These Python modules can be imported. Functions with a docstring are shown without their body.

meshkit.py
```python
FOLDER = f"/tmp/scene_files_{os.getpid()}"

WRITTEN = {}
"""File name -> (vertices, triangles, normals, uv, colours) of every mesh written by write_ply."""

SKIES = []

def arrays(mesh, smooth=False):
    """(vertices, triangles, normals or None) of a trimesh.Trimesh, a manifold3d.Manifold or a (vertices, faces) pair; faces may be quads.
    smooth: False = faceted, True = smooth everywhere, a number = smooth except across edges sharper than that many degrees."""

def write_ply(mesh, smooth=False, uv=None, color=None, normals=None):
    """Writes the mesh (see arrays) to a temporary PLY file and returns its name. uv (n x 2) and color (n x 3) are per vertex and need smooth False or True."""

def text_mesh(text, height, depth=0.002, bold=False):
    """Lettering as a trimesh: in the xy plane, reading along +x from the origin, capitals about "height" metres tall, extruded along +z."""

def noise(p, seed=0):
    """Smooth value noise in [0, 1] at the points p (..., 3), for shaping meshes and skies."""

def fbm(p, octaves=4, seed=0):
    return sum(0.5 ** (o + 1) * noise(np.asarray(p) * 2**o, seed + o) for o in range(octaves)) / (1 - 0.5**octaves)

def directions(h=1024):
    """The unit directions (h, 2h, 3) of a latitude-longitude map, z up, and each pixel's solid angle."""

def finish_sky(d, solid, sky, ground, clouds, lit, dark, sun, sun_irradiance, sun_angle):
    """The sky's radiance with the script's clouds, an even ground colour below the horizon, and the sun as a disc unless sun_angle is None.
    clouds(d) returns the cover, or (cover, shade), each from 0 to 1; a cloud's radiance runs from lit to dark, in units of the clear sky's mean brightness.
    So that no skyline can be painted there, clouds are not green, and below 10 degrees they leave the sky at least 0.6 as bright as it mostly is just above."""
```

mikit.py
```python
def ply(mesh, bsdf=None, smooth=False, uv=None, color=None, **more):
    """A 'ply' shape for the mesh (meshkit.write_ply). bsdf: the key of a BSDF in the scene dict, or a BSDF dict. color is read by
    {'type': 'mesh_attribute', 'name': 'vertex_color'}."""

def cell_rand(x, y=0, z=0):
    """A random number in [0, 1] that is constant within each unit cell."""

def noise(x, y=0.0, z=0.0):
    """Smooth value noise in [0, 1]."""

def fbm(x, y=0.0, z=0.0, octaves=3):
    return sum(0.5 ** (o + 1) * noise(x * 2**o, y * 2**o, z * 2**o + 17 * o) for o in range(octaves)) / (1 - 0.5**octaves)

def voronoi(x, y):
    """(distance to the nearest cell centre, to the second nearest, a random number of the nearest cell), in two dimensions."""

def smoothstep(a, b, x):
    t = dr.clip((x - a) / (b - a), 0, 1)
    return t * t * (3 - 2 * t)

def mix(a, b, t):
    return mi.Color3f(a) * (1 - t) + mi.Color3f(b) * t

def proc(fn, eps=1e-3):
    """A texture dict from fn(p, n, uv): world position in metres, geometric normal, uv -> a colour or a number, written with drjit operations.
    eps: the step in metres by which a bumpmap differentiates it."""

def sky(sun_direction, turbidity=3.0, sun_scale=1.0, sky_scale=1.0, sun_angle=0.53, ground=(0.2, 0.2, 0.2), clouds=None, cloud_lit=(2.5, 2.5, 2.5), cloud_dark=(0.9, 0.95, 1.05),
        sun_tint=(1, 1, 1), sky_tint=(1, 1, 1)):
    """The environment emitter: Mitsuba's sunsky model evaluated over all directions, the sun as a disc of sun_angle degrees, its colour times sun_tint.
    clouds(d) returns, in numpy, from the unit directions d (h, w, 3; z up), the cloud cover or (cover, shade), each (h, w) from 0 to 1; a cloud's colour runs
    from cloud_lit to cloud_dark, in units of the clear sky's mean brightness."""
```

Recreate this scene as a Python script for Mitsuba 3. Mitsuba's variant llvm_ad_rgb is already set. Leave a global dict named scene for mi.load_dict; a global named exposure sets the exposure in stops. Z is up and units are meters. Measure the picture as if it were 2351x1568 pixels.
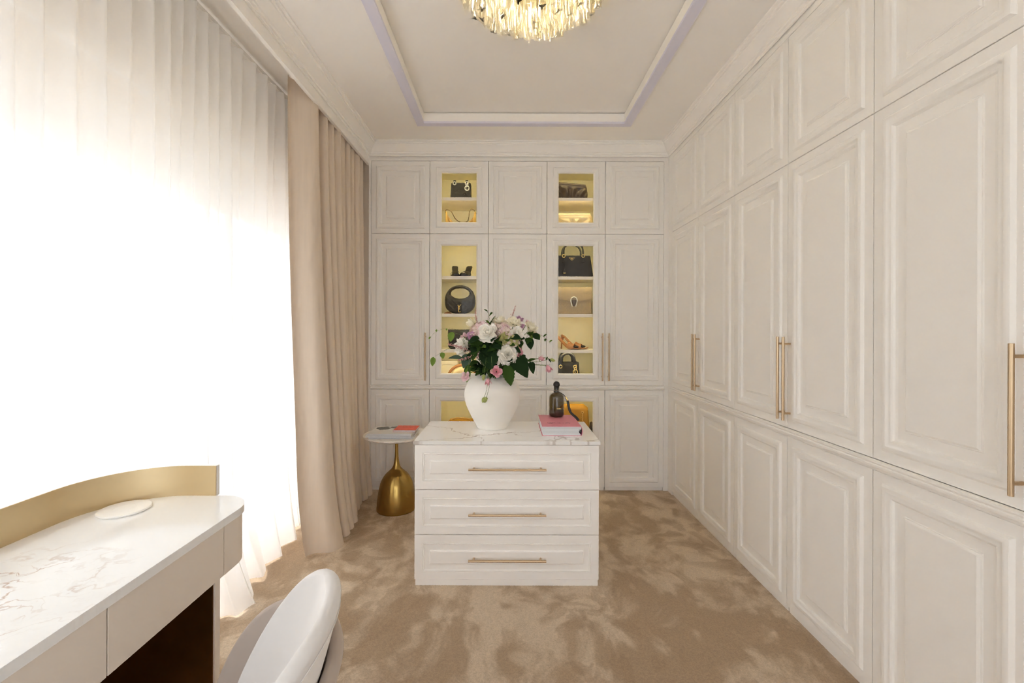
import math, random
import numpy as np, trimesh, drjit as dr, mitsuba as mi
import mikit, meshkit
from mikit import proc, noise, fbm, smoothstep, mix
from shapely.geometry import Polygon, Point, LineString
from scipy.spatial import Delaunay

T = mi.ScalarTransform4f
scene, labels = {}, {}
rng = np.random.default_rng(7)
random.seed(7)

# ------------------------------------------------------------------ camera, sky, sun, exposure
EYE = 1.336
ROLL = math.radians(-0.18)
scene['camera'] = {'type': 'perspective', 'fov': 2 * math.degrees(math.atan(1175.5 / 1000.0)), 'fov_axis': 'x',
                   'principal_point_offset_x': 0.00404, 'principal_point_offset_y': 0.0185, 'near_clip': 0.02, 'far_clip': 200.0,
                   'to_world': T().look_at(origin=[0, 0, EYE], target=[0, 1, EYE], up=[math.sin(ROLL), 0, math.cos(ROLL)])}


def cloud_cover(d):
    n = meshkit.fbm(d * np.array([2.2, 2.2, 5.0]) + 3.1, 4, seed=5)
    return np.clip(0.82 + 0.3 * (n - 0.4), 0, 1), np.clip(0.3 + 0.9 * (n - 0.5), 0, 1)


scene['sky'] = mikit.sky([-0.42, 0.12, 0.90], turbidity=3.0, sun_scale=0.26, sky_scale=1.0, ground=(0.5, 0.5, 0.5), clouds=cloud_cover,
                         cloud_lit=(2.05, 2.1, 2.16), cloud_dark=(1.22, 1.25, 1.3), sky_tint=(1.0, 1.0, 1.0), sun_tint=(0.86, 1.02, 1.28), sun_angle=1.2)
scene['sky']['sampling_weight'] = 60.0
exposure = 3.86

# ------------------------------------------------------------------ helpers
def numbered(name):
    if not any(k == name or k.startswith(name + '__') for k in scene):
        return name
    n = 1
    while any(k == f'{name}_{n:03d}' or k.startswith(f'{name}_{n:03d}__') for k in scene):
        n += 1
    return f'{name}_{n:03d}'


_counts = {}


def free(name):
    """A key not yet taken: name, name_001, ..."""
    n = _counts.get(name, 0)
    _counts[name] = n + 1
    return name if n == 0 else f'{name}_{n:03d}'


def thing(name, label, category, group=None):
    key = free(name)
    labels[key] = {'label': label, 'category': category}
    if group:
        labels[key]['group'] = group
    return key


def shape(mesh, bsdf, smooth=False, **more):
    return mikit.ply(mesh, bsdf, smooth, **more)


def put(key, mesh, bsdf=None, smooth=False, m=None, **more):
    d = dict(mesh) if isinstance(mesh, dict) else mikit.ply(mesh, bsdf, smooth, **more)
    if isinstance(mesh, dict) and bsdf:
        d['bsdf'] = {'type': 'ref', 'id': bsdf}
    if m is not None:
        d['to_world'] = T(np.asarray(m, float).tolist())
    scene[key] = d
    return key


def part(parent, name, mesh, bsdf=None, smooth=False, m=None, label=None, kind=None, **more):
    key = free(f'{parent}__{name}')
    put(key, mesh, bsdf, smooth, m, **more)
    if label or kind:
        labels[key] = {**({'label': label} if label else {}), **({'kind': kind} if kind else {})}
    return key


def whole(name, mesh, bsdf, label, category, smooth=False, group=None, m=None, **more):
    key = thing(name, label, category, group)
    put(key, mesh, bsdf, smooth, m, **more)
    return key


def struct(name, mesh, bsdf, label, category, smooth=False):
    put(name, mesh, bsdf, smooth)
    labels[name] = {'label': label, 'category': category, 'kind': 'structure'}
    return name


def mat(x=0, y=0, z=0, rz=0, rx=0, ry=0, s=1.0):
    m = np.eye(4)
    m[:3, :3] = trimesh.transformations.euler_matrix(math.radians(rx), math.radians(ry), math.radians(rz), 'sxyz')[:3, :3] * s
    m[:3, 3] = (x, y, z)
    return m


def moved(mesh, m):
    c = mesh.copy()
    c.apply_transform(m)
    return c


def join(*meshes):
    flat = []
    for x in meshes:
        flat += list(x) if isinstance(x, (list, tuple)) else [x]
    return trimesh.util.concatenate(flat)


def box(x0, x1, y0, y1, z0, z1, bevel=0.0):
    lo, hi = np.array([x0, y0, z0], float), np.array([x1, y1, z1], float)
    if bevel <= 0:
        b = trimesh.creation.box(extents=hi - lo)
        b.apply_translation((lo + hi) / 2)
        return b
    b = min(bevel, *(0.45 * (hi - lo)))
    pts = []
    for sx in (0, 1):
        for sy in (0, 1):
            for sz in (0, 1):
                c = np.where([sx, sy, sz], hi, lo)
                d = np.where([sx, sy, sz], -b, b)
                for k in range(3):
                    q = c + d
                    q[k] = c[k]
                    pts.append(q)
    return trimesh.convex.convex_hull(np.array(pts))


def lathe(profile, n=48):
    """Solid of revolution about z from (r, z) pairs."""
    p = np.array(profile, float)
    a = np.arange(n) * 2 * np.pi / n
    v = np.stack([p[:, 0, None] * np.cos(a), p[:, 0, None] * np.sin(a), np.repeat(p[:, 1, None], n, 1)], -1).reshape(-1, 3)
    i, j = np.meshgrid(np.arange(len(p) - 1), np.arange(n), indexing='ij')
    q = np.stack([i * n + j, i * n + (j + 1) % n, (i + 1) * n + (j + 1) % n, (i + 1) * n + j], -1).reshape(-1, 4)
    f = np.vstack([q[:, [0, 1, 2]], q[:, [0, 2, 3]]])
    m = trimesh.Trimesh(v, f, process=True)
    m.merge_vertices()
    m.update_faces(m.nondegenerate_faces())
    return m


def smooth_path(points, n):
    p = np.asarray(points, float)
    t = np.concatenate([[0], np.cumsum(np.linalg.norm(np.diff(p, axis=0), axis=1))])
    from scipy.interpolate import CubicSpline
    return CubicSpline(t, p)(np.linspace(0, t[-1], n))


def smooth_profile(points, n):
    from scipy.interpolate import PchipInterpolator
    p = np.asarray(points, float)
    t = np.concatenate([[0], np.cumsum(np.linalg.norm(np.diff(p, axis=0), axis=1))])
    return PchipInterpolator(t, p)(np.linspace(0, t[-1], n))


def tube(points, radius, sides=8, closed=False):
    p = np.asarray(points, float)
    n = len(p)
    r = np.broadcast_to(np.asarray(radius, float), (n,))
    t = np.gradient(p, axis=0) if not closed else (np.roll(p, -1, 0) - np.roll(p, 1, 0))
    t /= np.linalg.norm(t, axis=1, keepdims=True) + 1e-12
    a = np.cross(t[0], [0, 0, 1.0] if abs(t[0][2]) < 0.9 else [1.0, 0, 0])
    a /= np.linalg.norm(a)
    frames = []
    for k in range(n):
        a = a - t[k] * a.dot(t[k])
        a /= np.linalg.norm(a) + 1e-12
        frames.append(a.copy())
    A = np.array(frames)
    B = np.cross(t, A)
    ang = np.arange(sides) * 2 * np.pi / sides
    v = (p[:, None] + r[:, None, None] * (np.cos(ang)[None, :, None] * A[:, None] + np.sin(ang)[None, :, None] * B[:, None])).reshape(-1, 3)
    f = []
    for i in range(n if closed else n - 1):
        for j in range(sides):
            a0, a1 = i * sides + j, i * sides + (j + 1) % sides
            b0, b1 = (i + 1) % n * sides + j, (i + 1) % n * sides + (j + 1) % sides
            f += [[a0, a1, b1], [a0, b1, b0]]
    if not closed:
        v = np.vstack([v, p[0], p[-1]])
        for j in range(sides):
            f += [[len(v) - 2, (j + 1) % sides, j], [len(v) - 1, (n - 1) * sides + j, (n - 1) * sides + (j + 1) % sides]]
    return trimesh.Trimesh(v, f, process=False)


def ring(R, r, n=28, sides=8):
    a = np.arange(n) * 2 * np.pi / n
    return tube(np.stack([R * np.cos(a), a * 0, R * np.sin(a)], 1), r, sides, True)      # stands in the xz plane


def grid_mesh(v, closed_u=False):
    """v (nu, nv, 3) -> mesh."""
    nu, nv = v.shape[:2]
    i, j = np.meshgrid(np.arange(nu if closed_u else nu - 1), np.arange(nv - 1), indexing='ij')
    a = i * nv + j
    b = (i + 1) % nu * nv + j
    q = np.stack([a, b, b + 1, a + 1], -1).reshape(-1, 4)
    return trimesh.Trimesh(v.reshape(-1, 3), np.vstack([q[:, [0, 1, 2]], q[:, [0, 2, 3]]]), process=False)


def extrude(poly, depth, m=None):
    e = trimesh.creation.extrude_polygon(poly if isinstance(poly, Polygon) else Polygon(poly), depth, engine='earcut')
    if m is not None:
        e.apply_transform(m)
    return e


UPRIGHT = np.array([[1, 0, 0, 0], [0, 0, -1, 0], [0, 1, 0, 0], [0, 0, 0, 1.0]])   # polygon plane xy -> xz, extrusion towards -y (the viewer)


def profile_along(profile, p0, p1, out):
    """A moulding: profile of (projection, height) swept from p0 to p1; out is the unit direction of the projection."""
    p0, p1, out = (np.asarray(x, float) for x in (p0, p1, out))
    pr = np.asarray(profile, float)
    line = pr[:, 0, None] * out + np.array([0, 0, 1.0]) * pr[:, 1, None]
    v = np.stack([p0 + line, p1 + line], 0)
    m = grid_mesh(v)
    n = len(pr)
    caps = [[0, k, k + 1] for k in range(1, n - 1)]
    m = trimesh.Trimesh(m.vertices, np.vstack([m.faces, caps, np.array(caps)[:, ::-1] + n]), process=False)
    c = m.triangles_center - (p0 + p1) / 2
    return m


def puffy(poly, depth, soft=0.03, step=0.008, modulate=None, flat=0.0):
    """A cushion-like solid from an outline in the xz plane, thick along y; soft: the width of its rounded rim."""
    x0, z0, x1, z1 = poly.bounds
    gx, gz = np.meshgrid(np.arange(x0, x1, step), np.arange(z0, z1, step * 0.9))
    gx[1::2] += step / 2
    inner = poly.buffer(-step * 0.55)
    from shapely import contains_xy, distance, points as spoints
    pts = np.stack([gx.ravel(), gz.ravel()], 1)
    pts = pts[contains_xy(inner, pts[:, 0], pts[:, 1])]
    rim, segs = [], []
    for line in [poly.exterior, *poly.interiors]:
        n = max(8, int(line.length / step))
        rim.append(np.array([line.interpolate(k / n, True).coords[0] for k in range(n)]))
    rim = np.vstack(rim)
    allp = np.vstack([rim, pts])
    tri = Delaunay(allp).simplices
    c = allp[tri].mean(1)
    tri = tri[contains_xy(poly.buffer(step * 0.05), c[:, 0], c[:, 1])]
    e1, e2 = allp[tri[:, 1]] - allp[tri[:, 0]], allp[tri[:, 2]] - allp[tri[:, 0]]
    cr = e1[:, 0] * e2[:, 1] - e1[:, 1] * e2[:, 0]
    tri = np.where(cr[:, None] > 0, tri, tri[:, ::-1])[np.abs(cr) > 1e-9]
    from shapely import union_all
    edges = union_all([LineString(l.coords) for l in [poly.exterior, *poly.interiors]])
    d = distance(edges, spoints(allp))
    s = np.clip(d / soft, 0, 1)
    h = depth / 2 * (flat + (1 - flat) * np.sqrt(1 - (1 - s) ** 2))
    h[: len(rim)] = depth / 2 * flat
    front = h.copy()
    if modulate is not None:
        front = front + modulate(allp[:, 0], allp[:, 1]) * s
    vf = np.stack([allp[:, 0], -front, allp[:, 1]], 1)
    vb = np.stack([allp[:, 0], h, allp[:, 1]], 1)
    n, nr = len(allp), len(rim)
    if flat <= 0:
        idx = np.arange(n) + n
        idx[:nr] = np.arange(nr)
        return trimesh.Trimesh(np.vstack([vf, vb]), np.vstack([tri, idx[tri[:, ::-1]]]), process=False)
    side, at = [], 0
    for line in [poly.exterior, *poly.interiors]:
        k = max(8, int(line.length / step))
        for j in range(k):
            a, b = at + j, at + (j + 1) % k
            side += [[a, b, b + n], [a, b + n, a + n]]
        at += k
    return trimesh.Trimesh(np.vstack([vf, vb]), np.vstack([tri, tri[:, ::-1] + n, side]), process=False)


def soft_hull(points, r, n=2):
    s = trimesh.creation.icosphere(subdivisions=n, radius=r).vertices
    return trimesh.convex.convex_hull(np.vstack([np.asarray(p, float) + s for p in points]))


def hexa(w0, d0, w1, d1, h, r):
    """A soft-edged block w0 x d0 at the foot, w1 x d1 at the top, standing on z = 0."""
    p = [(sx * (w / 2 - r), sy * (d / 2 - r), z) for w, d, z in ((w0, d0, r), (w1, d1, h - r)) for sx in (-1, 1) for sy in (-1, 1)]
    return soft_hull(p, r)


# ------------------------------------------------------------------ materials
def rgb(*c):
    return {'type': 'rgb', 'value': list(c[0] if len(c) == 1 else c)}


def principled(key, color, rough=0.5, **more):
    scene[key] = {'type': 'twosided', 'bsdf': {'type': 'principled', 'base_color': color if isinstance(color, dict) else rgb(color), 'roughness': rough, **more}}


def diffuse(key, color):
    scene[key] = {'type': 'twosided', 'bsdf': {'type': 'diffuse', 'reflectance': color if isinstance(color, dict) else rgb(color)}}


def bumped(key, color, rough, bump, scale, **more):
    scene[key] = {'type': 'twosided', 'bsdf': {'type': 'bumpmap', 'bump': bump, 'scale': scale,
                                               'nested': {'type': 'principled', 'base_color': color if isinstance(color, dict) else rgb(color), 'roughness': rough, **more}}}


principled('paint_cabinet', (0.83, 0.805, 0.76), 0.42, specular=0.4)
principled('paint_island', (0.85, 0.825, 0.785), 0.40, specular=0.4)
diffuse('paint_ceiling', (0.92, 0.895, 0.855))
diffuse('paint_wall', (0.82, 0.78, 0.73))
diffuse('paint_lilac', (0.74, 0.725, 0.83))
diffuse('dark_gap', (0.03, 0.022, 0.017))
diffuse('white_board', (0.84, 0.80, 0.72))
diffuse('cabinet_inside', (0.78, 0.735, 0.57))
principled('brass_satin', (0.60, 0.45, 0.29), 0.36, metallic=1.0)
principled('brass_dark', (0.46, 0.30, 0.09), 0.22, metallic=1.0)
principled('brass_splash', (0.70, 0.55, 0.33), 0.48, metallic=1.0)
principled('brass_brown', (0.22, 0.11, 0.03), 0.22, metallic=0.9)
principled('gold_bright', (0.90, 0.66, 0.26), 0.22, metallic=1.0)
principled('silver', (0.80, 0.78, 0.74), 0.2, metallic=1.0)
principled('taupe_lacquer', (0.72, 0.65, 0.575), 0.38, specular=0.45)
principled('white_lacquer', (0.84, 0.83, 0.80), 0.3)
principled('black_leather', (0.016, 0.014, 0.013), 0.38, specular=0.55)
principled('dark_brown_leather', (0.085, 0.058, 0.042), 0.35, specular=0.55)
principled('cream_leather', (0.80, 0.66, 0.40), 0.45)
principled('tan_leather', (0.42, 0.185, 0.065), 0.45)
principled('mustard_suede', (0.46, 0.23, 0.03), 0.75)
principled('amber_canvas', (0.55, 0.33, 0.10), 0.6)
principled('strap_olive', (0.17, 0.11, 0.035), 0.5)
principled('black_plastic', (0.022, 0.018, 0.016), 0.4)
principled('paper_white', (0.66, 0.66, 0.66), 0.7)
principled('paper_edge', proc(lambda p, n, uv: mi.Color3f(0.60, 0.60, 0.61) * (0.80 + 0.32 * noise(p.z * 900, p.x * 3, p.y * 3))), 0.75)
principled('book_pink', (0.66, 0.24, 0.29), 0.5)
principled('book_pink_edge', (0.62, 0.22, 0.32), 0.5)
principled('ink_dark', (0.07, 0.02, 0.025), 0.6)
principled('book_coral', (0.74, 0.13, 0.075), 0.5)
principled('ink_coral', (0.35, 0.05, 0.03), 0.6)
principled('stem_green', (0.13, 0.18, 0.055), 0.5)
principled('stem_brown', (0.23, 0.12, 0.08), 0.6)
principled('vase_ceramic', (0.82, 0.79, 0.73), 0.62)
principled('frame_white', (0.80, 0.78, 0.74), 0.4)
diffuse('terrace_stone', (0.80, 0.80, 0.79))
diffuse('facade_plaster', (0.66, 0.58, 0.49))
scene['lamp_metal'] = {'type': 'twosided', 'bsdf': {'type': 'principled', 'base_color': rgb(0.84, 0.74, 0.55), 'roughness': 0.3, 'metallic': 1.0}}
scene['window_glass'] = {'type': 'thindielectric', 'int_ior': 1.5}
scene['cabinet_glass'] = {'type': 'thindielectric', 'int_ior': 1.16}
scene['crystal'] = {'type': 'thindielectric', 'int_ior': 1.5, 'specular_transmittance': rgb(0.993, 0.984, 0.95)}
scene['crystal_heavy'] = {'type': 'dielectric', 'int_ior': 1.45, 'specular_transmittance': rgb(0.985, 0.95, 0.86)}
scene['bottle_glass'] = {'type': 'thindielectric', 'int_ior': 1.5, 'specular_transmittance': rgb(0.30, 0.235, 0.085)}
scene['bottle_liquid'] = {'type': 'thindielectric', 'int_ior': 1.2, 'specular_transmittance': rgb(0.62, 0.52, 0.36)}


def thin(key, color, trans=0.7, rough=0.6, **more):
    scene[key] = {'type': 'principledthin', 'base_color': color if isinstance(color, dict) else rgb(color), 'roughness': rough, 'diff_trans': trans, 'spec_trans': 0.0, 'eta': 1.25, **more}


thin('petal_white', (0.95, 0.925, 0.86), 0.3)
thin('petal_cream', (0.94, 0.90, 0.76), 0.3)
thin('petal_pink', (0.82, 0.45, 0.50), 0.35)
thin('petal_pale', (0.86, 0.66, 0.68), 0.35)
thin('petal_lilac', (0.66, 0.42, 0.56), 0.5)
thin('floret_green', (0.52, 0.50, 0.20), 0.5)
thin('floret_blush', (0.84, 0.70, 0.63), 0.35)
thin('plume_pink', (0.62, 0.36, 0.33), 0.4)
thin('leaf_dark', (0.020, 0.042, 0.016), 0.25, 0.45)
thin('leaf_mid', (0.050, 0.098, 0.022), 0.4, 0.45)
thin('leaf_light', (0.17, 0.27, 0.055), 0.6, 0.5)
thin('leaf_blue', (0.085, 0.135, 0.095), 0.35, 0.5)
thin('bud_green', (0.42, 0.47, 0.17), 0.4)
thin('blind_fabric', (0.74, 0.66, 0.55), 0.7, 0.9)
scene['sheer_weave'] = {'type': 'mask', 'opacity': 0.90,
                        'bsdf': {'type': 'principledthin', 'base_color': rgb(0.95, 0.94, 0.92), 'roughness': 0.9, 'diff_trans': 0.78, 'spec_trans': 0.0, 'eta': 1.05}}


def weave(p, n, uv):
    return 0.5 + 0.25 * dr.sin(p.z * 1900) + 0.25 * dr.sin((p.x * 0.8 + p.y) * 1900)


def drape_color(p, n, uv):
    s = fbm(p.y * 60, p.z * 6, p.x * 60, 2)
    return mix((0.64, 0.535, 0.435), (0.70, 0.59, 0.485), s)


bumped('drape_fabric', proc(drape_color), 0.85, proc(weave, 1e-4), 0.00025, sheen=0.3)


def chair_bump(p, n, uv):
    return fbm(p.x * 420, p.y * 420, p.z * 420, 2) + 0.3 * dr.sin(p.z * 1500)


bumped('chair_grey', (0.68, 0.665, 0.655), 0.85, proc(chair_bump, 3e-4), 0.0006, sheen=0.4)
bumped('chair_taupe', (0.44, 0.375, 0.33), 0.9, proc(chair_bump, 3e-4), 0.0006, sheen=0.5)


def carpet_color(p, n, uv):
    wx = p.x + 0.25 * fbm(p.x * 3.1, p.y * 3.1, 4.0, 3)
    wy = p.y + 0.25 * fbm(p.x * 3.1, p.y * 3.1, 9.0, 3)
    a = fbm(wx * 2.4, wy * 1.9, 1.0, 4)
    b = fbm(wx * 13.0 + 3, wy * 9.0, 2.0, 5)
    s = smoothstep(0.40, 0.62, 0.45 * a + 0.55 * b)
    q = smoothstep(0.46, 0.56, fbm(wx * 17 + 9, wy * 13, 7.0, 4)) * smoothstep(0.45, 0.60, fbm(wx * 2.0, wy * 2.0 + 5, 3.0, 3))
    g = noise(p.x * 330, p.y * 330) * 0.6 + noise(p.x * 160, p.y * 160) * 0.4
    c = mix((0.37, 0.27, 0.18), (0.53, 0.425, 0.315), s)
    c = mix(c, (0.30, 0.205, 0.13), 0.35 * q)
    return c * (0.84 + 0.32 * g)


def carpet_bump(p, n, uv):
    return fbm(p.x * 260, p.y * 260, 0.0, 2)


bumped('carpet_pile', proc(carpet_color), 0.95, proc(carpet_bump, 6e-4), 0.0028, sheen=0.5, specular=0.1)


def veins(x, y, sx, seed):
    wx = x + 0.10 * fbm(x * 9, y * 9, seed, 4) + 0.03 * fbm(x * 45, y * 45, seed + 2, 2)
    wy = y + 0.10 * fbm(x * 9, y * 9, seed + 5, 4) + 0.03 * fbm(x * 45, y * 45, seed + 7, 2)
    return wx, wy


def island_marble(p, n, uv):
    wx, wy = veins(p.x, p.y, 1, 3.0)
    # one long vein rising from the front left corner to the right, one short one from the left edge, broken ones along the front
    d1 = dr.abs((wy - 2.37) - 0.36 * (wx + 0.28))
    d2 = dr.abs((wy - 2.66) + 0.85 * (wx + 0.37))
    keep2 = smoothstep(-0.10, -0.22, p.x) * smoothstep(2.33, 2.40, p.y + 0.0 * p.x)
    brk = smoothstep(0.35, 0.60, fbm(p.x * 14, p.y * 14, 8.0, 3))
    v1 = smoothstep(0.010, 0.001, d1) * (0.35 + 0.65 * brk) * smoothstep(0.45, 0.1, p.x)
    v2 = smoothstep(0.009, 0.001, d2) * keep2 * (0.4 + 0.6 * brk)
    r = dr.abs(fbm(wx * 6, wy * 6, 12.0, 4) - 0.5)
    v3 = smoothstep(0.028, 0.0, r) * smoothstep(0.50, 0.66, fbm(p.x * 3.4 + 5, p.y * 3.4, 3.0, 2)) * smoothstep(2.60, 2.36, p.y)
    v = dr.maximum(dr.maximum(v1, v2), 0.8 * v3)
    c = mix((0.83, 0.82, 0.80), (0.78, 0.77, 0.75), fbm(p.x * 4, p.y * 4, p.z * 4, 3))
    return mix(c, (0.36, 0.29, 0.24), 0.8 * v)


def desk_marble(p, n, uv):
    wx, wy = veins(p.x, p.y, 1, 21.0)
    fx = p.x + 0.05 * fbm(p.x * 22, p.y * 22, 3.0, 4)
    fy = p.y + 0.05 * fbm(p.x * 22, p.y * 22, 9.0, 4)
    r = dr.abs(fbm(fx * 9 + fy * 3, fy * 15 - fx * 5, 33.0, 5) - 0.5)
    r2 = dr.abs(fbm(fx * 21 + fy * 6, fy * 30 - fx * 9, 41.0, 4) - 0.5)
    zone = smoothstep(0.33, 0.05, dr.sqrt(dr.square((p.x + 1.12) * 1.1) + dr.square(p.y - 0.90)))
    brk = smoothstep(0.36, 0.58, fbm(p.x * 16, p.y * 16, 6.0, 3))
    v = dr.maximum(smoothstep(0.045, 0.004, r), 0.7 * smoothstep(0.05, 0.005, r2) * zone) * zone * (0.15 + 0.85 * brk)
    c = mix((0.84, 0.84, 0.83), (0.80, 0.80, 0.79), fbm(p.x * 3, p.y * 3, p.z * 3, 3))
    return mix(c, (0.45, 0.31, 0.22), 0.85 * v)


def table_marble(p, n, uv):
    r = dr.abs(fbm(p.x * 5, p.y * 9 + p.x * 3, 2.0, 4) - 0.5)
    return mix((0.76, 0.71, 0.65), (0.60, 0.54, 0.48), smoothstep(0.06, 0.0, r) * 0.6)


principled('marble_island', proc(island_marble), 0.16, specular=0.5)
principled('marble_desk', proc(desk_marble), 0.14, specular=0.5)
principled('marble_table', proc(table_marble), 0.2, specular=0.5)


def monogram(p, n, uv):
    u, v = (p.x + p.z) * 31, (p.x - p.z) * 31
    fu, fv = u - dr.floor(u) - 0.5, v - dr.floor(v) - 0.5
    d = dr.sqrt(fu * fu + fv * fv)
    s = smoothstep(0.14, 0.20, d) * smoothstep(0.40, 0.34, d)
    line = dr.maximum(smoothstep(0.43, 0.48, dr.abs(fu)), smoothstep(0.43, 0.48, dr.abs(fv)))
    return mix((0.50, 0.39, 0.24), (0.13, 0.085, 0.04), dr.maximum(0.6 * s, 0.85 * line))


principled('monogram_canvas', proc(monogram), 0.6)


def quilt_bump(p, n, uv):
    u, v = (p.x + p.z) * 42, (p.x - p.z) * 42
    return dr.minimum(dr.abs(dr.sin(u * math.pi)), dr.abs(dr.sin(v * math.pi)))


bumped('black_quilted', (0.018, 0.015, 0.013), 0.33, proc(quilt_bump, 6e-4), 0.004, specular=0.6)


def cover_grey(p, n, uv):
    w = 0.03 * (fbm(p.x * 30, p.y * 30, 5.0, 3) - 0.5)
    a = smoothstep(1.05, 0.95, dr.sqrt(dr.square((p.x + 0.925 + w) / 0.055) + dr.square((p.y - 3.235 + w) / 0.050)))
    b = smoothstep(1.05, 0.95, dr.sqrt(dr.square((p.x + 0.815 + w) / 0.060) + dr.square((p.y - 3.262 - w) / 0.030)))
    return mix((0.62, 0.60, 0.57), (0.09, 0.085, 0.075), dr.maximum(a, b))


principled('magazine_cover', proc(cover_grey), 0.35)

# ------------------------------------------------------------------ room shell
XW = -1.62            # window wall
XR = 1.325            # face of the right-hand cabinets
YB = 3.60             # face of the cabinets on the end wall
PITCH = 0.484
CEIL, TRAY = 2.86, 2.926
Y0 = -2.6
tx0, tx1, ty0, ty1 = -0.622, 0.852, 0.52, 3.20        # opening of the ceiling tray

struct('floor', box(XW - 0.1, 2.05, Y0 - 0.1, 4.1, -0.12, 0.0), 'carpet_pile', 'beige plush carpet with light and dark brushed patches', 'carpet')
struct('ceiling', join(box(XW - 0.1, tx0, Y0, 4.1, CEIL, CEIL + 0.06), box(tx1, 2.05, Y0, 4.1, CEIL, CEIL + 0.06),
                       box(tx0, tx1, ty1, 4.1, CEIL, CEIL + 0.06), box(tx0, tx1, Y0, ty0, CEIL, CEIL + 0.06),
                       box(tx0 - 0.3, tx1 + 0.3, ty0 - 0.3, ty1 + 0.3, TRAY, TRAY + 0.06)), 'paint_ceiling', 'cream painted ceiling with a shallow recessed tray', 'ceiling')
struct('wall_back', box(XW - 0.1, 2.05, 4.03, 4.15, 0, 2.95), 'paint_wall', 'cream wall behind the end wardrobes', 'wall')
struct('wall_right', join(box(1.95, 2.05, Y0, 4.1, 0, 2.95), box(XR, 1.95, Y0, 0.118, 0, CEIL)), 'paint_wall', 'cream wall behind the right wardrobes', 'wall')
FX0, FX1, FH = -1.10, 1.28, 2.62
struct('wall_front', join(box(XW - 0.1, FX0, Y0 - 0.1, Y0, 0, 2.95), box(FX1, 2.05, Y0 - 0.1, Y0, 0, 2.95), box(FX0, FX1, Y0 - 0.1, Y0, FH, 2.95)), 'paint_wall', 'cream wall with a glazed door behind the camera', 'wall')
labels['window_6'] = {'label': 'wide glazed terrace door behind the camera', 'category': 'window', 'kind': 'structure'}
fmid = (FX0 + FX1) / 2
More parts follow.
